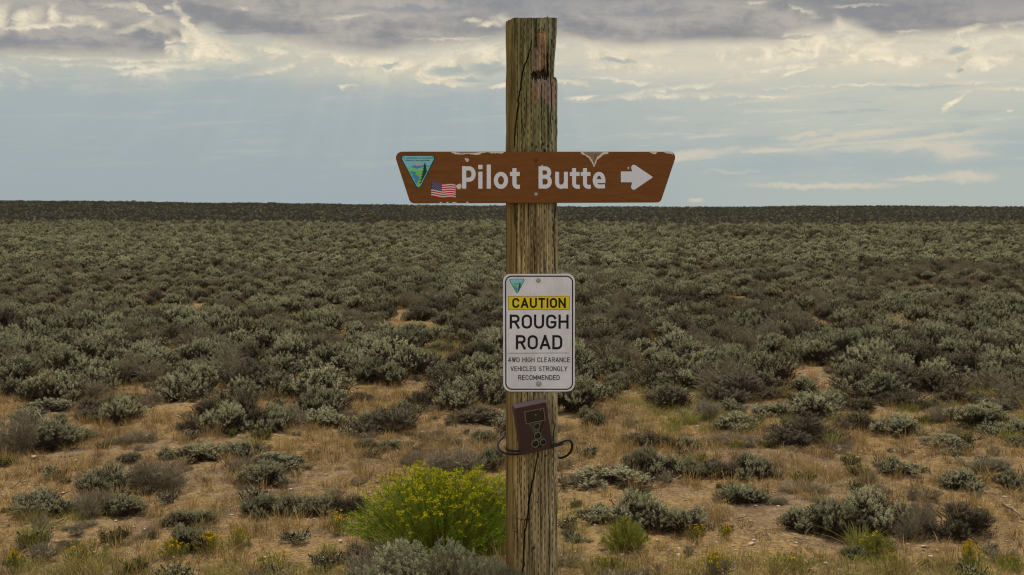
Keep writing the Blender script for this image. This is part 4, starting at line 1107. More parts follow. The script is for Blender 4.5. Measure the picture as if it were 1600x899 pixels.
def lathe(name, prof, mat, parent=None, n=24, loc=(0, 0, 0), rot=None, smooth=True):
    """profile (radius, depth toward -Y) revolved about the Y axis"""
    V = []; 
    for rr_, d_ in prof:
        for k in range(n): V.append((rr_*cos(2*pi*k/n), -d_, rr_*sin(2*pi*k/n)))
    F = []
    for i in range(len(prof)-1):
        for k in range(n): F.append((i*n+k, i*n+(k+1) % n, (i+1)*n+(k+1) % n, (i+1)*n+k))
    me = np_mesh(name, np.array(V), [np.array(F)], [mat], smooth=False)
    o = link_mesh(name, me, parent); o.location = loc
    if rot: o.rotation_euler = rot
    return o

def round_poly(pts, rads, n=8):
    out = []; N_ = len(pts)
    for i in range(N_):
        p = np.array(pts[i], float); a = np.array(pts[i-1], float); b = np.array(pts[(i+1) % N_], float); r_c = rads[i] if isinstance(rads, (list, tuple)) else rads
        if r_c <= 0: out.append(tuple(p)); continue
        u1 = unit(a-p); u2 = unit(b-p); ang = math.acos(max(-1, min(1, float(u1 @ u2)))); t_ = r_c/math.tan(ang/2)
        s_, e_ = p+u1*t_, p+u2*t_; c_ = p + unit(u1+u2)*(r_c/math.sin(ang/2))
        a0 = math.atan2(*(s_-c_)[::-1]); a1 = math.atan2(*(e_-c_)[::-1]); da = (a1-a0+pi) % (2*pi) - pi
        for k in range(n+1):
            q = a0+da*k/n; out.append((c_[0]+r_c*cos(q), c_[1]+r_c*sin(q)))
    return out

def fill2d(polys):
    """triangles of a 2D outline with optional holes"""
    vs = [Vector((p[0], p[1], 0)) for pl_ in polys for p in pl_]
    tris = tessellate_polygon([[Vector((p[0], p[1], 0)) for p in pl_] for pl_ in polys])
    return [(v.x, v.y) for v in vs], tris

def flat(name, polys, y, mat, parent, seg=None):
    """flat printed shape(s): list of outlines in photograph pixels, laid at depth y in the parent's frame"""
    V, F = [], []
    for k, pl_ in enumerate(polys):
        holes = []
        if isinstance(pl_, dict): holes = pl_['holes']; pl_ = pl_['outer']
        vs, tr = fill2d([pl_] + holes); b0 = len(V)
        V += [(SX(a)-parent.location.x, y, SZ(b)-parent.location.z) for a, b in vs]; F += [tuple(b0+i for i in t_) for t_ in tr]
    me = bpy.data.meshes.new(name); me.from_pydata(V, [], F); me.materials.append(mat)
    return link_mesh(name, me, parent)

def slab(name, outline, y0, y1, mat, parent, bevel=0.0015, side_mat=None):
    """outline in photograph pixels extruded from depth y0 (front) to y1 (back), front edge bevelled"""
    pts = np.array([(SX(a)-parent.location.x, SZ(b)-parent.location.z) for a, b in outline]); n = len(pts)
    c = pts.mean(0)
    area = sum(pts[i][0]*pts[(i+1) % n][1]-pts[(i+1) % n][0]*pts[i][1] for i in range(n))
    if area < 0: pts = pts[::-1]
    d = unit(np.roll(pts, -1, 0)-np.roll(pts, 1, 0)); nr = np.stack([d[:, 1], -d[:, 0]], 1)
    ins = pts - nr*bevel
    V = [(a, y0, b) for a, b in ins] + [(a, y0+bevel, b) for a, b in pts] + [(a, y1-bevel, b) for a, b in pts] + [(a, y1, b) for a, b in ins]
    F = []
    tr = tessellate_polygon([[Vector((a, b, 0)) for a, b in ins]])
    F += [tuple(t_) for t_ in tr]; nf = len(F); F += [tuple(i+3*n for i in t_) for t_ in tr]
    for L in range(3):
        for i in range(n): F.append((L*n+i, L*n+(i+1) % n, (L+1)*n+(i+1) % n, (L+1)*n+i))
    me = bpy.data.meshes.new(name); me.from_pydata(V, [], F); me.materials.append(mat)
    if side_mat:
        me.materials.append(side_mat)
        for p in me.polygons: p.material_index = 0 if p.index < nf else 1
    import bmesh
    bm = bmesh.new(); bm.from_mesh(me); bmesh.ops.recalc_face_normals(bm, faces=bm.faces); bm.to_mesh(me); bm.free()
    return link_mesh(name, me, parent)

# ---- stroke lettering
def arc(cx, cy, rx, ry, a0, a1, n=12):
    return [(cx+rx*cos(radians(a0+(a1-a0)*i/n)), cy+ry*sin(radians(a0+(a1-a0)*i/n))) for i in range(n+1)]
# glyphs: width and strokes in a unit-high box, y up; centre lines
GL = {
 'C': (.74, [arc(.5,.70,.5,.30,18,180)+arc(.5,.30,.5,.30,180,342)]),
 'G': (.76, [arc(.5,.70,.5,.30,20,180)+arc(.5,.30,.5,.30,180,360)+[(1,.45),(.55,.45)]]),
 'O': (.76, ['closed', arc(.5,.70,.5,.30,0,180)+arc(.5,.30,.5,.30,180,360)]),
 'A': (.80, [[(0,0),(.5,1)], [(.5,1),(1,0)], [(.17,.27),(.83,.27)]]),
 'U': (.74, [[(0,1)]+arc(.5,.30,.5,.30,180,360)+[(1,1)]]),
 'T': (.70, [[(0,1),(1,1)], [(.5,1),(.5,0)]]),
 'I': (.0, [[(.5,0),(.5,1)]]),
 'N': (.76, [[(0,0),(0,1)], [(0,1),(1,0)], [(1,0),(1,1)]]),
 'R': (.72, [[(0,0),(0,1)], [(0,1),(.6,1)]+arc(.62,.745,.38,.255,90,-90)+[(.6,.49),(0,.49)], [(.55,.49),(1,0)]]),
 'H': (.74, [[(0,0),(0,1)], [(1,0),(1,1)], [(0,.5),(1,.5)]]),
 'D': (.74, [[(0,0),(0,1)], [(0,1),(.45,1)]+arc(.5,.68,.5,.32,90,0)+arc(.5,.32,.5,.32,0,-90)+[(.45,0),(0,0)]]),
 'E': (.62, [[(0,0),(0,1)], [(0,1),(1,1)], [(0,.52),(.88,.52)], [(0,0),(1,0)]]),
 'L': (.60, [[(0,1),(0,0)], [(0,0),(1,0)]]),
 'V': (.76, [[(0,1),(.5,0)], [(.5,0),(1,1)]]),
 'W': (1.0, [[(0,1),(.26,0)], [(.26,0),(.5,1)], [(.5,1),(.74,0)], [(.74,0),(1,1)]]),
 'M': (.86, [[(0,0),(0,1)], [(0,1),(.5,.2)], [(.5,.2),(1,1)], [(1,1),(1,0)]]),
 'Y': (.76, [[(0,1),(.5,.45)], [(1,1),(.5,.45)], [(.5,.45),(.5,0)]]),
 'S': (.72, [arc(.5,.755,.47,.245,25,180)+arc(.5,.755,.5,.245,180,262)+[(.5,.5)]+arc(.5,.245,.5,.245,82,-155)]),
 '4': (.76, [[(.72,0),(.72,1)], [(.72,1),(0,.28)], [(0,.28),(1,.28)]]),
 'F': (.60, [[(0,0),(0,1)], [(0,1),(1,1)], [(0,.52),(.88,.52)]]),
 'B': (.72, [[(0,0),(0,1)], [(0,1),(.6,1)]+arc(.6,.76,.34,.24,90,-90)+[(0,.52)], [(.6,.52)]+arc(.62,.26,.38,.26,90,-90)+[(0,0)]]),
 'P': (.70, [[(0,0),(0,1)], [(0,1),(.6,1)]+arc(.62,.735,.38,.265,90,-90)+[(.6,.47),(0,.47)]]),
 '.': (.0, [[(.5,0),(.5,.06)]]),
}
def ribbon(path, t, closed=False, cap=True, asp=1.0):
    """outline strip (list of quads) of a stroke with mitred joins; path in final units"""
    P_ = np.array(path, float)
    keep = [0]
    for i in range(1, len(P_)):
        if np.linalg.norm(P_[i]-P_[keep[-1]]) > 1e-6: keep.append(i)
    P_ = P_[keep]
    if closed and np.linalg.norm(P_[0]-P_[-1]) < 1e-6: P_ = P_[:-1]
    n = len(P_)
    if not closed and cap:
        P_[0] = P_[0] - unit(P_[1]-P_[0])*t/2; P_[-1] = P_[-1] + unit(P_[-1]-P_[-2])*t/2
    L, R_ = [], []
    for i in range(n):
        if closed: d1 = unit(P_[i]-P_[i-1]); d2 = unit(P_[(i+1) % n]-P_[i])
        else:
            d1 = unit(P_[i]-P_[i-1]) if i > 0 else unit(P_[1]-P_[0]); d2 = unit(P_[i+1]-P_[i]) if i < n-1 else d1
        nn = unit(np.array([-(d1+d2)[1], (d1+d2)[0]])); c_ = max(0.35, float(nn @ np.array([-d1[1], d1[0]])))
        L.append(P_[i]+nn*t/2/c_); R_.append(P_[i]-nn*t/2/c_)
    q = [(L[i], R_[i], R_[i+1], L[i+1]) for i in range(n-1)]
    if closed: q.append((L[-1], R_[-1], R_[0], L[0]))
    return q
def lettering(name, word, x0, x1, ytop, ybot, t, y, mat, parent, gap=0.22, space=0.42):
    """a line of capitals between x0 and x1 in photograph pixels"""
    adv = []; pos = 0.0
    for ch in word:
        if ch == ' ': pos += space; continue
        w = GL[ch][0]; adv.append((ch, pos, w)); pos += w + gap + (t/(ybot-ytop))
    tot = pos - gap - t/(ybot-ytop)
    H = (ybot-ytop) - t; avail = (x1-x0) - t
    sx = avail/tot
    V, F = [], []; lay = 0
    for ch, p0, w in adv:
        closed = False; lay = 0
        for st in GL[ch][1]:
            if st == 'closed': closed = True; continue
            cw = w*sx
            pth = [((x0+t/2+p0*sx) + (a*cw if w > 0 else 0), ybot-t/2 - b*H) for a, b in st]
            diag = 1.0
            for q in ribbon(pth, t, closed):
                b0 = len(V)
                V += [(SX(a)-parent.location.x, y - lay*0.00012, SZ(b)-parent.location.z) for a, b in q]; F.append((b0, b0+1, b0+2, b0+3))
            lay += 1
    me = bpy.data.meshes.new(name); me.from_pydata(V, [], F); me.materials.append(mat)
    return link_mesh(name, me, parent)
def strokes(name, sts, t, y, mat, parent):
    """free strokes in photograph pixels: (path, closed)"""
    V, F = [], []
    for lay, st in enumerate(sts):
        pth, closed = st if isinstance(st, tuple) else (st, False)
        for q in ribbon(pth, t, closed, cap=not closed):
            b0 = len(V); V += [(SX(a)-parent.location.x, y - (lay % 6)*0.00012, SZ(b)-parent.location.z) for a, b in q]; F.append((b0, b0+1, b0+2, b0+3))
    me = bpy.data.meshes.new(name); me.from_pydata(V, [], F); me.materials.append(mat)
    return link_mesh(name, me, parent)

# ---- colours
BROWN_M, t = new_mat('brown_sign_face')
v = obj_vec(t); n1 = t.noise(scale_vec(t, v, 1, 1, 6), 9.0, 4.0, 0.6); n2 = t.noise(scale_vec(t, v, 0.5, 1, 8), 40.0, 4.0, 0.6); n3 = t.noise(v, 3.0, 3.0, 0.5)
c = t.mix(t.smooth(n1*0.6+n2*0.4, 0.35, 0.65), srgb(108, 63, 10), srgb(124, 76, 16)); c = t.mix(t.smooth(n3, 0.5, 0.7)*0.3, c, srgb(116, 62, 12))
finish(BROWN_M, t, c, 0.55, 0.35, bump=n2, bump_d=0.0006)
EDGE_M = simple('brown_edge', srgb(92, 52, 22), 0.8)
LETTER = simple('reflective_white', srgb(226, 232, 246), 0.45, 0.4, var=0.04)
WHITE, t = new_mat('sign_white')
v = obj_vec(t); n1 = t.noise(v, 7.0, 5.0, 0.65); n2 = t.noise(scale_vec(t, v, 1, 1, 0.16), 90.0, 4.0, 0.7); n3 = t.noise(scale_vec(t, v, 0.2, 1, 1.3), 160.0, 2.0, 0.5)
c = t.mix(t.smooth(n1, 0.35, 0.7), srgb(232, 235, 246), srgb(212, 213, 220)); c = t.mix(t.smooth(n2, 0.60, 0.72)*0.35, c, srgb(168, 158, 142)); c = t.mix(t.smooth(n3, 0.72, 0.76)*0.4, c, srgb(150, 146, 140))
finish(WHITE, t, c, n1*0.3 + 0.3, 0.4)
BLACK = simple('print_black', (0.006, 0.006, 0.007, 1), 0.5)
YELLOW = simple('print_yellow', srgb(232, 214, 20), 0.5, var=0.04)
GALV = simple('galvanised_steel', srgb(170, 172, 170), 0.45, 0.5, 0.5, scale=300)
RUST = simple('rusty_steel', srgb(120, 62, 34), 0.8, scale=400, var=0.4)
CHIPW = simple('chipped_white_edge', srgb(226, 216, 204), 0.8, scale=500, var=0.25)
CHIPT = simple('bare_sign_core', srgb(134, 106, 74), 0.85, scale=300, var=0.3, anis=(1, 1, .2))
CHIPG = simple('grey_sign_core', srgb(140, 126, 108), 0.85, scale=400, var=0.35)
TEAL = simple('emblem_teal', srgb(8, 84, 84), 0.5); SKYB = simple('emblem_sky', srgb(134, 208, 228), 0.5, var=0.05); SKYB2 = simple('emblem_blue', srgb(64, 150, 206), 0.5)
HILL = simple('emblem_hill', srgb(130, 214, 170), 0.5); MEADOW = simple('emblem_meadow', srgb(134, 204, 108), 0.5); PEAK = simple('emblem_peak', srgb(206, 182, 196), 0.5); TREEG = simple('emblem_tree', srgb(0, 62, 52), 0.5)
FRED = simple('flag_red', srgb(196, 40, 54), 0.5); FBLUE = simple('flag_blue', srgb(34, 42, 104), 0.5); FWHITE = simple('flag_white', srgb(226, 222, 220), 0.5)

# ---- agency emblem, drawn in a 56-wide by 53-high frame placed anywhere
def emblem(parent, x0, y0, s, y, fine=True):
    """x0,y0: top left in photograph pixels; s: scale (1 = 56 px wide)"""
    def tr(pts): return [(x0+a*s, y0+b*s) for a, b in pts]
    tri = round_poly([(-2.6, 0), (58.4, 0), (29.2, 57.5)], [5, 5, 4.6], 7)
    inn = round_poly([(0.4, 1.3), (55.4, 1.3), (29.2, 54.2)], [3.9, 3.9, 3.4], 7)
    root = flat('emblem', [tr(tri)], y, TEAL, parent)
    def sub(nm, polys, k, mt):
        o = flat(nm, [tr(p) for p in polys], y - 0.0003*k, mt, parent); o.parent = root; o.matrix_parent_inverse = Matrix.Identity(4); return o
    def clip(poly):
        """clip a polygon to the emblem's inner triangle (convex)"""
        out = list(poly); T3 = [(2.2, 2.0), (54.0, 2.0), (29.2, 51.0)]
        for i in range(3):
            a, b = np.array(T3[i]), np.array(T3[(i+1) % 3]); res = []
            side = lambda p: (b[0]-a[0])*(p[1]-a[1])-(b[1]-a[1])*(p[0]-a[0])
            for j in range(len(out)):
                p, q = np.array(out[j]), np.array(out[(j+1) % len(out)]); sp, sq = side(p), side(q)
                if sp >= 0: res.append(tuple(p))
                if sp*sq < 0: res.append(tuple(p + (q-p)*sp/(sp-sq)))
            out = res
            if not out: break
        return out
    sub('emblem_sky', [inn], 1, SKYB)
    sub('emblem_ridge', [clip([(6, 18), (14, 19), (20, 17), (25, 15.5), (32, 17), (38, 15), (44, 17), (50, 16), (50, 26), (6, 26)])], 2, SKYB2)
    sub('emblem_peak', [[(21.5, 16.5), (24, 12.8), (26, 12), (28, 13.3), (30, 11.6), (33, 13.5), (36.5, 16), (33, 15.6), (31, 17.6), (29, 15.6), (26.5, 17.8), (24.5, 15.8)]], 3, PEAK)
    sub('emblem_hill', [clip([(4, 20), (9, 18.6), (15, 18.2), (21, 19.6), (26, 21.6), (30, 20.4), (36, 18.6), (42, 18), (50, 18.4), (50, 26.5), (4, 26.5)])], 4, HILL)
    sub('emblem_meadow', [clip([(4, 24.5), (14, 23.8), (24, 24.6), (34, 24.2), (50, 23.6), (50, 52), (4, 52)])], 5, MEADOW)
    sub('emblem_river', [clip([(14, 26), (22, 25.8), (26, 28), (23.6, 30.6), (29, 33), (31, 36.6), (28, 40.4), (26.2, 45), (24, 47), (22.2, 43.6), (21, 41), (24.4, 38), (20.6, 35.4), (18.8, 32.6), (21, 30.4), (17.4, 28.2)])], 6, SKYB2)
    tp = [(39, 11.2)]
    for i in range(7):
        yy_ = 15.5+i*4.4; w_ = 1.6+i*0.95; tp += [(39+w_, yy_+2.4), (39+w_*0.45, yy_+2.0)]
    tp += [(38.4, 44.0), (33, 50), (30, 46.5), (33.6, 44)]
    lf = []
    for i in range(7):
        yy_ = 15.5+i*4.4; w_ = 1.6+i*1.2; lf = [(39-w_*0.45, yy_+2.0), (39-w_, yy_+2.4)] + lf if False else lf + [(39-w_, yy_+2.4), (39-w_*0.42, yy_+2.0)]
    pts = [(39, 11.2)]
    for i in range(7):
        yy_ = 15.5+i*4.4; w_ = 2.0+i*1.15; pts += [(39+w_, yy_+2.4), (39+w_*0.42, yy_+2.0)]
    pts += [(37.5, 47.5), (34, 48)]
    for i in reversed(range(7)):
        yy_ = 15.5+i*4.4; w_ = 2.0+i*1.35; pts += [(39-w_*0.42, yy_+2.0), (39-w_, yy_+2.4)]
    cl = clip(pts)
    sub('emblem_tree', [cl], 7, TREEG)
    if fine:
        for nm, wd, a, b, c_, d_ in (('emblem_writing', 'U.S. DEPARTMENT OF THE INTERIOR', 4.2, 51.6, 3.6, 5.5), ('emblem_writing', 'BUREAU OF LAND MANAGEMENT', 8.6, 47.4, 7.3, 9.1)):
            o = lettering(nm, wd, x0+a*s, x0+b*s, y0+c_*s, y0+d_*s, 0.34*s, y-0.0008, TEAL, parent, gap=0.34, space=0.7); o.parent = root
    return root

# ---- the brown direction board
FRONT = POST_Y
board = empty('direction_sign', (SX(837), FRONT, SZ(278)))
tag(board, 'brown trapezoid wooden board reading Pilot Butte with a white arrow', 'sign')
OUT = round_poly([(615.5, 237.4), (1057.5, 237.6), (1031.0, 316.8), (642.0, 318.3)], [10, 9, 8, 9], 8)
YB = -0.024
slab('board', OUT, YB, -0.006, BROWN_M, board, 0.0012, EDGE_M)
yl = YB - 0.0006
def glyph_set(sts, t): return sts
tw = 6.5
# P i l o t
A = lambda cx, cy, rx, ry, a0, a1, n=12: [(cx+rx*cos(radians(q)), cy-ry*sin(radians(q))) for q in np.linspace(a0, a1, n+1)]
strokes('lettering', [
    [(725.6, 263.5), (725.6, 291.8)], [(727.0, 263.6)]+A(733.4, 272.4, 6.9, 8.8, 90, -90)+[(727.0, 281.2)],
    [(750.8, 272.0), (750.8, 291.8)], [(750.8, 261.3), (750.8, 261.6)],
    [(763.9, 261.0), (763.9, 291.8)],
    (A(782.8, 282.3, 7.9, 10.0, 0, 360, 28), True),
    [(803.8, 266.6), (803.8, 284.5)]+A(808.2, 286.9, 4.4, 5.3, 180, 262, 6)+[(809.0, 292.2)], [(800.0, 272.3), (808.8, 272.3)]], tw, yl, LETTER, board)
strokes('lettering', [
    [(844.4, 263.5), (844.4, 291.8)], [(845.8, 263.6)]+A(851.8, 270.1, 6.1, 6.5, 90, -90)+[(845.8, 276.6)], [(845.8, 276.7)]+A(852.4, 284.3, 6.4, 7.6, 90, -90)+[(845.8, 291.9)],
    [(870.2, 272.0), (870.2, 284.5)]+A(876.6, 286.2, 6.2, 6.0, 180, 340, 10), [(883.8, 272.0), (883.8, 291.8)],
    [(896.6, 266.4), (896.6, 284.5)]+A(901.2, 286.9, 4.6, 5.3, 180, 262, 6)+[(902.4, 292.2)], [(893.0, 272.3), (902.0, 272.3)],
    [(913.6, 266.4), (913.6, 284.5)]+A(918.2, 286.9, 4.6, 5.3, 180, 262, 6)+[(919.4, 292.2)], [(910.0, 272.3), (919.0, 272.3)],
    [(931.6, 283.4), (939.6, 283.4)], A(935.4, 282.0, 6.8, 9.9, -8, 262, 22)+[(941.6, 291.6)]], 6.2, yl, LETTER, board)
arrow = round_poly([(969.3, 268.4), (986.8, 268.4), (983.0, 252.6), (1019.4, 277.3), (983.0, 302.0), (986.8, 285.2), (969.3, 285.2)], [0, 0, 4.2, 0, 4.2, 0, 0], 6)
flat('arrow', [arrow], yl, LETTER, board)
emblem(board, 625.9, 243.0, 0.99, YB - 0.0005)
# flag sticker
def flag():
    x0, y0, w, h = 674.3, 284.2, 38.0, 23.0
    def wave(u, v): return (x0+u*w, y0 + v*h + 3.4*u + 1.5*math.sin(u*2*pi*1.05 - 1.0)*min(1, u*1.6+0.15) + 0.8*u*u)
    base = flat('flag_sticker', [[wave(i/16, 0) for i in range(17)] + [wave(1-i/16, 1) for i in range(17)]], YB-0.0005, FWHITE, board)
    polys = []
    for s_ in range(0, 13, 2):
        polys.append([wave(i/16, s_/13) for i in range(17)] + [wave(1-i/16, (s_+1)/13) for i in range(17)])
    o = flat('stripes', polys, YB-0.0008, FRED, board); o.parent = base
    o = flat('canton', [[wave(i/8*0.43, 0) for i in range(9)] + [wave(0.43-i/8*0.43, 7/13) for i in range(9)]], YB-0.0011, FBLUE, board); o.parent = base
    st = []
    for r_i in range(9):
        for c_i in range(6 if r_i % 2 == 0 else 5):
            u_ = 0.43*((c_i+0.5)/6 + (0 if r_i % 2 == 0 else 0.5/6)) ; v_ = 7/13*(r_i+0.6)/9.2; cx_, cy_ = wave(u_, v_)
            st.append([(cx_+(0.62 if k % 2 == 0 else 0.26)*math.sin(k*pi/5), cy_-(0.62 if k % 2 == 0 else 0.26)*math.cos(k*pi/5)) for k in range(10)])
    o = flat('stars', st, YB-0.0014, FWHITE, board); o.parent = base
flag()
# damage along the edges
def jag(pts, amp, n=5, seed=0):
    r = np.random.default_rng(seed); out = []
    for i in range(len(pts)-1):
        a = np.array(pts[i]); b = np.array(pts[i+1]); d = b-a; nn = np.array([-d[1], d[0]])/max(np.linalg.norm(d), 1e-6)
        for k in range(n): out.append(tuple(a + d*k/n + (nn*r.normal(0, amp) if k else 0)))
    out.append(tuple(pts[-1])); return out
def chip(mat, top_y, pts, amp, seed, dy_=0.0):
    lower = jag(pts, amp, 6, seed)
    flat('paint_chip', [lower + [(pts[-1][0], top_y), (pts[0][0], top_y)] if top_y is not None else lower], YB-0.0005-dy_, mat, board)
chip(CHIPW, 238.0, [(705, 238.2), (711, 241.5), (722, 242.0), (733, 241.2), (745, 243.0), (754, 240.2), (762, 238.2)], 0.45, 1)
chip(CHIPG, 238.3, [(712, 238.5), (720, 240.3), (735, 240.0), (744, 239.2), (750, 238.5)], 0.3, 2, 0.0003)
chip(CHIPW, 238.0, [(763, 238.2), (768, 240.6), (775, 239.6), (784, 241.0), (788, 238.3)], 0.4, 3)
chip(CHIPW, 238.2, [(906.5, 238.4), (909, 242), (915, 244), (920, 248), (923.5, 254), (925.5, 257), (927.6, 262.5), (930.5, 255), (933, 249.5), (938, 246.5), (941, 242.5), (949.5, 241.0), (950, 238.4)], 0.45, 4)
chip(CHIPG, 238.5, [(910, 238.7), (914, 241.5), (920, 244.5), (924, 250), (927.0, 257), (929, 251), (932, 246.5), (937, 243), (941, 238.7)], 0.5, 5, 0.0003)
chip(CHIPT, None, [(928, 241), (932.5, 241.5), (932, 247), (929.5, 252), (927.8, 259), (926.6, 252), (928, 247), (928, 241)], 0.2, 6, 0.0006)
chip(CHIPW, 238.3, [(1014, 238.6), (1018, 240.6), (1023, 241.8), (1026, 238.6)], 0.3, 7)
chip(LETTER, 238.6, [(1036, 238.9), (1041, 240.4), (1047, 240.4), (1050.5, 242.8), (1049, 238.9)], 0.2, 8)
for k, (a, b) in enumerate(((686, 692), (697, 702), (706, 715), (728, 733))):
    chip(CHIPW, 317.4, [(a, 317.3), ((a+b)/2, 315.6-0.3*(k % 2)), (b, 317.2)], 0.3, 20+k)
chip(CHIPW, None, [(712.2, 291.5), (714.5, 289.0), (717.5, 288.2), (719.8, 286.5), (721.4, 289.5), (721.2, 293.5), (718, 296.3), (714.5, 294.5), (712.2, 291.5)], 0.45, 9)
chip(CHIPW, None, [(726, 248.8), (728.5, 247.2), (730.8, 248.0), (733, 250), (731.8, 252.8), (729.5, 253.4), (728.2, 251.4), (726, 248.8)], 0.3, 10)
chip(CHIPW, None, [(979.5, 262.5), (981, 261), (983, 262.3), (982, 265), (980, 264.8), (979.5, 262.5)], 0.2, 11)
chip(CHIPW, None, [(844.8, 259.6), (846.5, 257.9), (848.8, 259.2), (847.5, 260.9), (844.8, 259.6)], 0.2, 12)
HOLE = simple('hole_dark', (0.01, 0.008, 0.006, 1), 0.9)
for (hx, hy, hr) in ((729.6, 249.6, 1.5), (981.6, 263.2, 1.2), (971.5, 309.0, 0.9), (846.6, 259.2, 0.6)):
    lathe('bolt_hole', [(hr*K, 0.0), (hr*K*0.75, -0.0006), (0.0001, -0.0012)], HOLE, board, 12, (SX(hx)-board.location.x, YB-0.0009, SZ(hy)-board.location.z))
def screw(parent, px, py, rad, mat, y, nm='screw'):
    o = lathe(nm, [(rad*1.0, 0.0), (rad*0.95, rad*0.25), (rad*0.7, rad*0.5), (rad*0.32, rad*0.6), (rad*0.25, rad*0.35), (0.0002, rad*0.33)], mat, parent, 18, (SX(px)-parent.location.x, y, SZ(py)-parent.location.z)); return o
chip(RUST, None, [(833.5, 248), (837, 245.3), (840.8, 247.5), (841, 251), (838.5, 253.5), (838.2, 262), (836.6, 262), (836.4, 253.5), (833.8, 251.5), (833.5, 248)], 0.3, 13)
screw(board, 837.2, 249.8, 0.0068, RUST, YB-0.0008)
screw(board, 837.4, 304.2, 0.0085, GALV, YB-0.0004)

# ---- white warning plate
plate = empty('caution_sign', (SX(842), FRONT, SZ(520)))
tag(plate, 'white rectangular metal sign reading caution rough road below the brown board', 'sign')
YP = -0.0045
slab('plate', round_poly([(785.7, 428.0), (898.3, 427.9), (898.0, 611.8), (786.3, 612.0)], 12, 8), YP, -0.0015, WHITE, plate, 0.0006, GALV)
ob = round_poly([(789.0, 430.8), (895.6, 430.8), (895.4, 609.2), (789.4, 609.2)], 10.5, 8); ib = round_poly([(791.0, 432.7), (893.6, 432.7), (893.4, 607.3), (791.4, 607.3)], 8.6, 8)
strokes('border', [([( (a[0]+b[0])/2, (a[1]+b[1])/2 ) for a, b in zip(ob, ib)], True)], 1.9, YP-0.0004, BLACK, plate)
e = emblem(plate, 795.6, 435.8, 0.43, YP-0.0004, fine=False)
strokes('panel_edge', [([(794.5, 463.2), (889.6, 462.8), (889.6, 483.8), (794.5, 484.0)], True)], 0.5, YP-0.0010, simple('panel_edge_brown', srgb(96, 84, 24), 0.6), plate)
flat('yellow_panel', [[(794.3, 463.0), (889.8, 462.6), (889.8, 484.0), (794.3, 484.2)]], YP-0.0004, YELLOW, plate)
lettering('lettering', 'CAUTION', 800.4, 884.0, 465.7, 481.3, 2.9, YP-0.0008, BLACK, plate, gap=0.26)
lettering('lettering', 'ROUGH', 796.4, 888.4, 491.6, 513.7, 3.6, YP-0.0004, BLACK, plate, gap=0.24)
lettering('lettering', 'ROAD', 806.0, 878.6, 523.7, 546.0, 3.6, YP-0.0004, BLACK, plate, gap=0.24)
strokes('rule_line', [[(795.2, 551.9), (888.8, 551.6)]], 0.7, YP-0.0004, BLACK, plate)
lettering('lettering', '4WD HIGH CLEARANCE', 793.8, 890.4, 558.4, 566.0, 1.08, YP-0.0004, BLACK, plate, gap=0.28, space=0.62)
lettering('lettering', 'VEHICLES STRONGLY', 797.8, 886.4, 572.4, 580.0, 1.08, YP-0.0004, BLACK, plate, gap=0.28, space=0.62)
lettering('lettering', 'RECOMMENDED', 809.8, 874.4, 586.2, 593.8, 1.08, YP-0.0004, BLACK, plate, gap=0.28)
for bx_, by_, br in ((841.3, 438.4, 3.4), (841.7, 599.6, 4.0)):
    lathe('bolt_washer', [(br*K*1.12, 0), (br*K*1.08, 0.0016), (br*K*0.5, 0.0018)], GALV, plate, 20, (SX(bx_)-plate.location.x, YP-0.0002, SZ(by_)-plate.location.z))
    lathe('bolt_head', [(br*K*0.66, 0), (br*K*0.66, 0.005), (br*K*0.5, 0.0062), (0.0002, 0.0064)], GALV, plate, 6, (SX(bx_)-plate.location.x, YP-0.0015, SZ(by_)-plate.location.z), smooth=False)

# ---- trail camera in its maroon steel box
MAROON = simple('maroon_steel', srgb(60, 38, 37), 0.5, 0.35, var=0.22, scale=40, bump=0.0004)
MAROON_T = simple('pale_top_edge', srgb(118, 102, 108), 0.6, 0.3, var=0.35, scale=120)
OLIVE = simple('olive_housing', srgb(106, 104, 84), 0.6, 0.3, var=0.3, scale=90)
GLASS = simple('dark_lens', (0.004, 0.004, 0.005, 1), 0.12, 0.6)
IRP = simple('infrared_panel', (0.012, 0.013, 0.012, 1), 0.25, 0.5, var=0.3, scale=300)
TANRIM = simple('scuffed_rim', srgb(112, 98, 80), 0.6)
box = empty('trail_camera', (SX(830), FRONT - 0.004, SZ(664)))
box.rotation_euler = (radians(4), radians(-9.6), radians(11))      # leans and is twisted on the post
tag(box, 'maroon steel trail camera box tilted on the post below the warning sign', 'trail camera')
# local frame: x across, z up, y toward the post; pixels relative to (832,664)
def bx2(a, b): return ((a)*K, (b)*K)
Wb, Hb, Db = 49.0, 74.0, 0.062
def lp(name, polys, y, mat, holes=None, parent=None):
    V, F = [], []
    for pl_ in polys:
        vs, tr = fill2d([pl_] + (holes or [])); b0 = len(V)
        V += [(a*K, y, b*K) for a, b in vs]; F += [tuple(b0+i for i in t_) for t_ in tr]
    me = bpy.data.meshes.new(name); me.from_pydata(V, [], F); me.materials.append(mat); return link_mesh(name, me, parent or box)
def wall(name, outline, y0, y1, mat, parent=None, closed=True):
    n = len(outline); V = [(a*K, y0, b*K) for a, b in outline] + [(a*K, y1, b*K) for a, b in outline]
    F = [(i, (i+1) % n, n+(i+1) % n, n+i) for i in range(n)]
    me = bpy.data.meshes.new(name); me.from_pydata(V, [], F); me.materials.append(mat); return link_mesh(name, me, parent or box)
yf = -Db
outer = round_poly([(-Wb/2, -Hb/2), (Wb/2, -Hb/2), (Wb/2, Hb/2), (-Wb/2, Hb/2)], 1.8, 4)
win = [(-11.5, 9.5), (19.0, 9.5), (19.0, 28.5), (-11.5, 28.5)]
hour = round_poly([(-9.5, 8.6), (17.5, 8.6), (11, -1), (9.5, -8), (13, -14), (16.5, -21), (13, -29), (2, -31), (-7.5, -28.5), (-9.5, -20), (-3.0, -9), (-3.5, -1)], 1.5, 4)
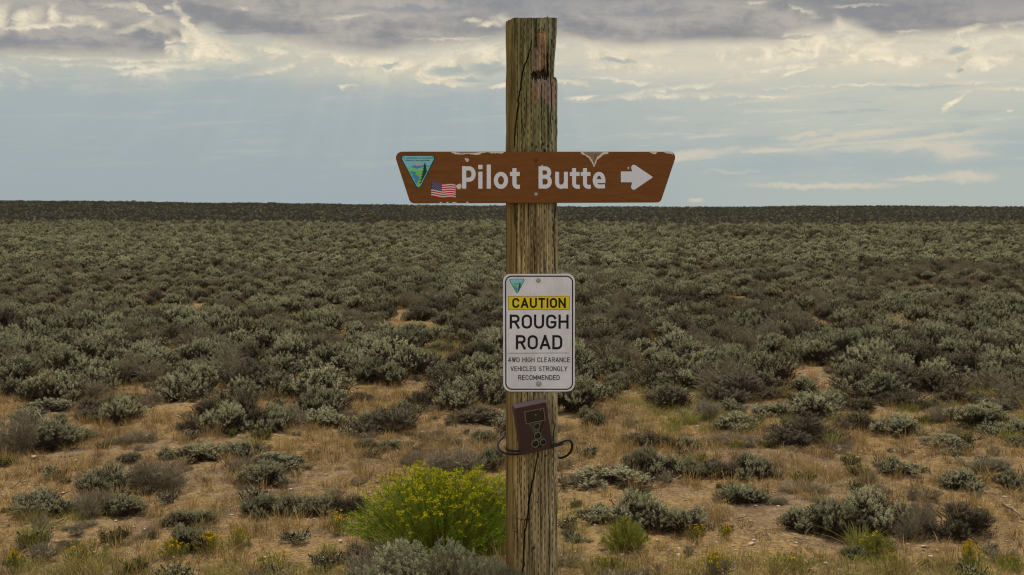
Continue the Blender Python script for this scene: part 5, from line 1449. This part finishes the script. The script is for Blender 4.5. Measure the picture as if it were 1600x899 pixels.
def body():
    import bmesh
    # front plate with two openings, joined with the sides and back
    vs, tr = fill2d([outer, win[::-1], hour[::-1]])
    V = [(a*K, yf, b*K) for a, b in vs]; F = [tuple(t_) for t_ in tr]
    def add_wall(ol, ya, yb_):
        b0 = len(V); n = len(ol)
        V.extend([(a*K, ya, b*K) for a, b in ol]); V.extend([(a*K, yb_, b*K) for a, b in ol])
        F.extend([(b0+i, b0+(i+1) % n, b0+n+(i+1) % n, b0+n+i) for i in range(n)])
    add_wall(outer, yf, -0.001); add_wall(win, yf, yf+0.006); add_wall(hour, yf, yf+0.016)
    b0 = len(V); V.extend([(a*K, -0.001, b*K) for a, b in outer]); F.append(tuple(range(b0, b0+len(outer))))
    me = bpy.data.meshes.new('steel_box'); me.from_pydata(V, [], F); me.materials.append(MAROON)
    return link_mesh('steel_box', me, box)
sb = body()
# roof lip, paler than the box
lip = [(-Wb/2-0.4, Hb/2-0.2), (Wb/2+0.4, Hb/2-0.2), (Wb/2+0.4, Hb/2+2.0), (Wb/2-6, Hb/2+2.6), (Wb/2-16, Hb/2+1.6), (-Wb/2-0.4, Hb/2+1.2)]
wall('roof_lip', lip, yf-0.003, -0.002, MAROON_T); lp('roof_lip', [lip], yf-0.003, MAROON_T)
wall('side_flange', [(-Wb/2-0.8, -Hb/2), (-Wb/2+2.2, -Hb/2), (-Wb/2+2.2, Hb/2-0.5), (-Wb/2-0.8, Hb/2-0.5)], yf-0.0018, -0.002, MAROON)
lp('side_flange', [[(-Wb/2-0.8, -Hb/2), (-Wb/2+2.2, -Hb/2), (-Wb/2+2.2, Hb/2-0.5), (-Wb/2-0.8, Hb/2-0.5)]], yf-0.0018, MAROON)
# infrared window and its rim
lp('infrared_window', [[(-11.2, 9.8), (18.7, 9.8), (18.7, 28.2), (-11.2, 28.2)]], yf+0.004, IRP)
rimo = [(-12.2, 8.9), (19.7, 8.9), (19.7, 29.1), (-12.2, 29.1)]; rimi = [(-10.6, 10.4), (18.1, 10.4), (18.1, 27.6), (-10.6, 27.6)]
lp('window_rim', [rimo], yf-0.0008, TANRIM, [rimi[::-1]])
for k in range(3):
    for j in range(8):
        pass
lathe('status_light', [(1.6*K, 0), (1.2*K, 0.0012), (0.0001, 0.0014)], TANRIM, box, 12, (5.5*K, yf+0.0038, 20*K))
lathe('rivet', [(1.5*K, 0), (1.1*K, 0.0014), (0.0001, 0.0016)], TANRIM, box, 12, (14.0*K, yf+0.0038, 25.5*K))
# camera face inside the opening
lp('camera_face', [[(a*0.98+0.1, b*0.98) for a, b in hour]], yf+0.013, OLIVE)
def eye(nm, a, b, r_, r_in, d):
    o = lathe(nm, [(r_*K, -0.002), (r_*K, d*0.8), (r_*0.92*K, d), (r_in*K, d), (r_in*0.96*K, d*0.35)], OLIVE, box, 28, (a*K, yf+0.012, b*K))
    g = lathe('lens_glass', [(r_in*0.97*K, d*0.45), (r_in*0.6*K, d*0.62), (0.0001, d*0.7)], GLASS, None, 24); g.parent = o
    return o
eye('lens_ring', 4.6, 2.2, 5.6, 4.2, 0.010)
eye('lens_ring', 3.6, -12.6, 6.2, 4.6, 0.012)
eye('lens_ring', -2.2, -24.0, 6.6, 4.8, 0.014)
eye('lens_ring', 10.6, -24.4, 5.6, 4.0, 0.011)
lathe('motion_sensor', [(3.2*K, -0.001), (3.0*K, 0.004), (1.5*K, 0.006), (0.0001, 0.0066)], GLASS, box, 16, (4.6*K, yf+0.012, -29*K))

# ---- black lock cable round the post and through the box
CABLE = simple('black_cable', (0.012, 0.0125, 0.013, 1), 0.6, 0.3, var=0.2, scale=200)
cable = empty('lock_cable', (SX(830), FRONT, SZ(705)))
tag(cable, 'black rubber covered cable looped round the post behind the camera box', 'cable')
def cp(px, py, dy_): return (SX(px)-cable.location.x, dy_, SZ(py)-cable.location.z)
tube_obj('cable_loop', [cp(816, 706, -0.034), cp(804, 708.5, -0.022), cp(791, 708, -0.012), cp(781, 703.5, 0.01), cp(778, 697, 0.03), cp(780, 692, 0.05), cp(786, 689, 0.09), cp(786, 688.5, 0.16), cp(796, 690, 0.216), cp(830, 700, 0.222), cp(858, 712, 0.217), cp(873, 720, 0.15),
                       cp(875, 720.5, 0.07), cp(884, 715.5, 0.03), cp(891, 707.5, 0.008), cp(894, 698, -0.006), cp(892.5, 690, -0.018), cp(887, 686, -0.028), cp(879, 687.5, -0.036), cp(870, 691, -0.042), cp(860, 692.5, -0.045)], 0.0052, CABLE, cable)
tube_obj('cable_tail', [cp(818, 703.5, -0.030), cp(806, 704, -0.014), cp(795, 703.5, -0.008), cp(790.5, 701.5, 0.004)], 0.0046, CABLE, cable)
tube_obj('cable_clamp', [cp(862, 694.5, -0.044), cp(870, 693.5, -0.040), cp(880, 691, -0.034)], 0.0058, simple('clamp_sleeve', srgb(40, 40, 42), 0.5, 0.4, 0.0), cable, sides=12, smooth_n=3)
# small fixings of the post itself
def post_tube(nm, a, rad, mat):
    o = tube_obj(nm, [(SX(x)-PCX, d - PCY, SZ(y)) for x, y, d in a], rad, mat, post, smooth_n=2, sides=8); return o
post_tube('nail', [(855.5, 30, 0.03), (855.6, 24.2, 0.03), (855.9, 23.0, 0.03)], 0.0018, RUST)
post_tube('staple', [(790.2, 704, 0.06), (788.6, 702, 0.055), (788.8, 696, 0.055)], 0.0022, GALV)
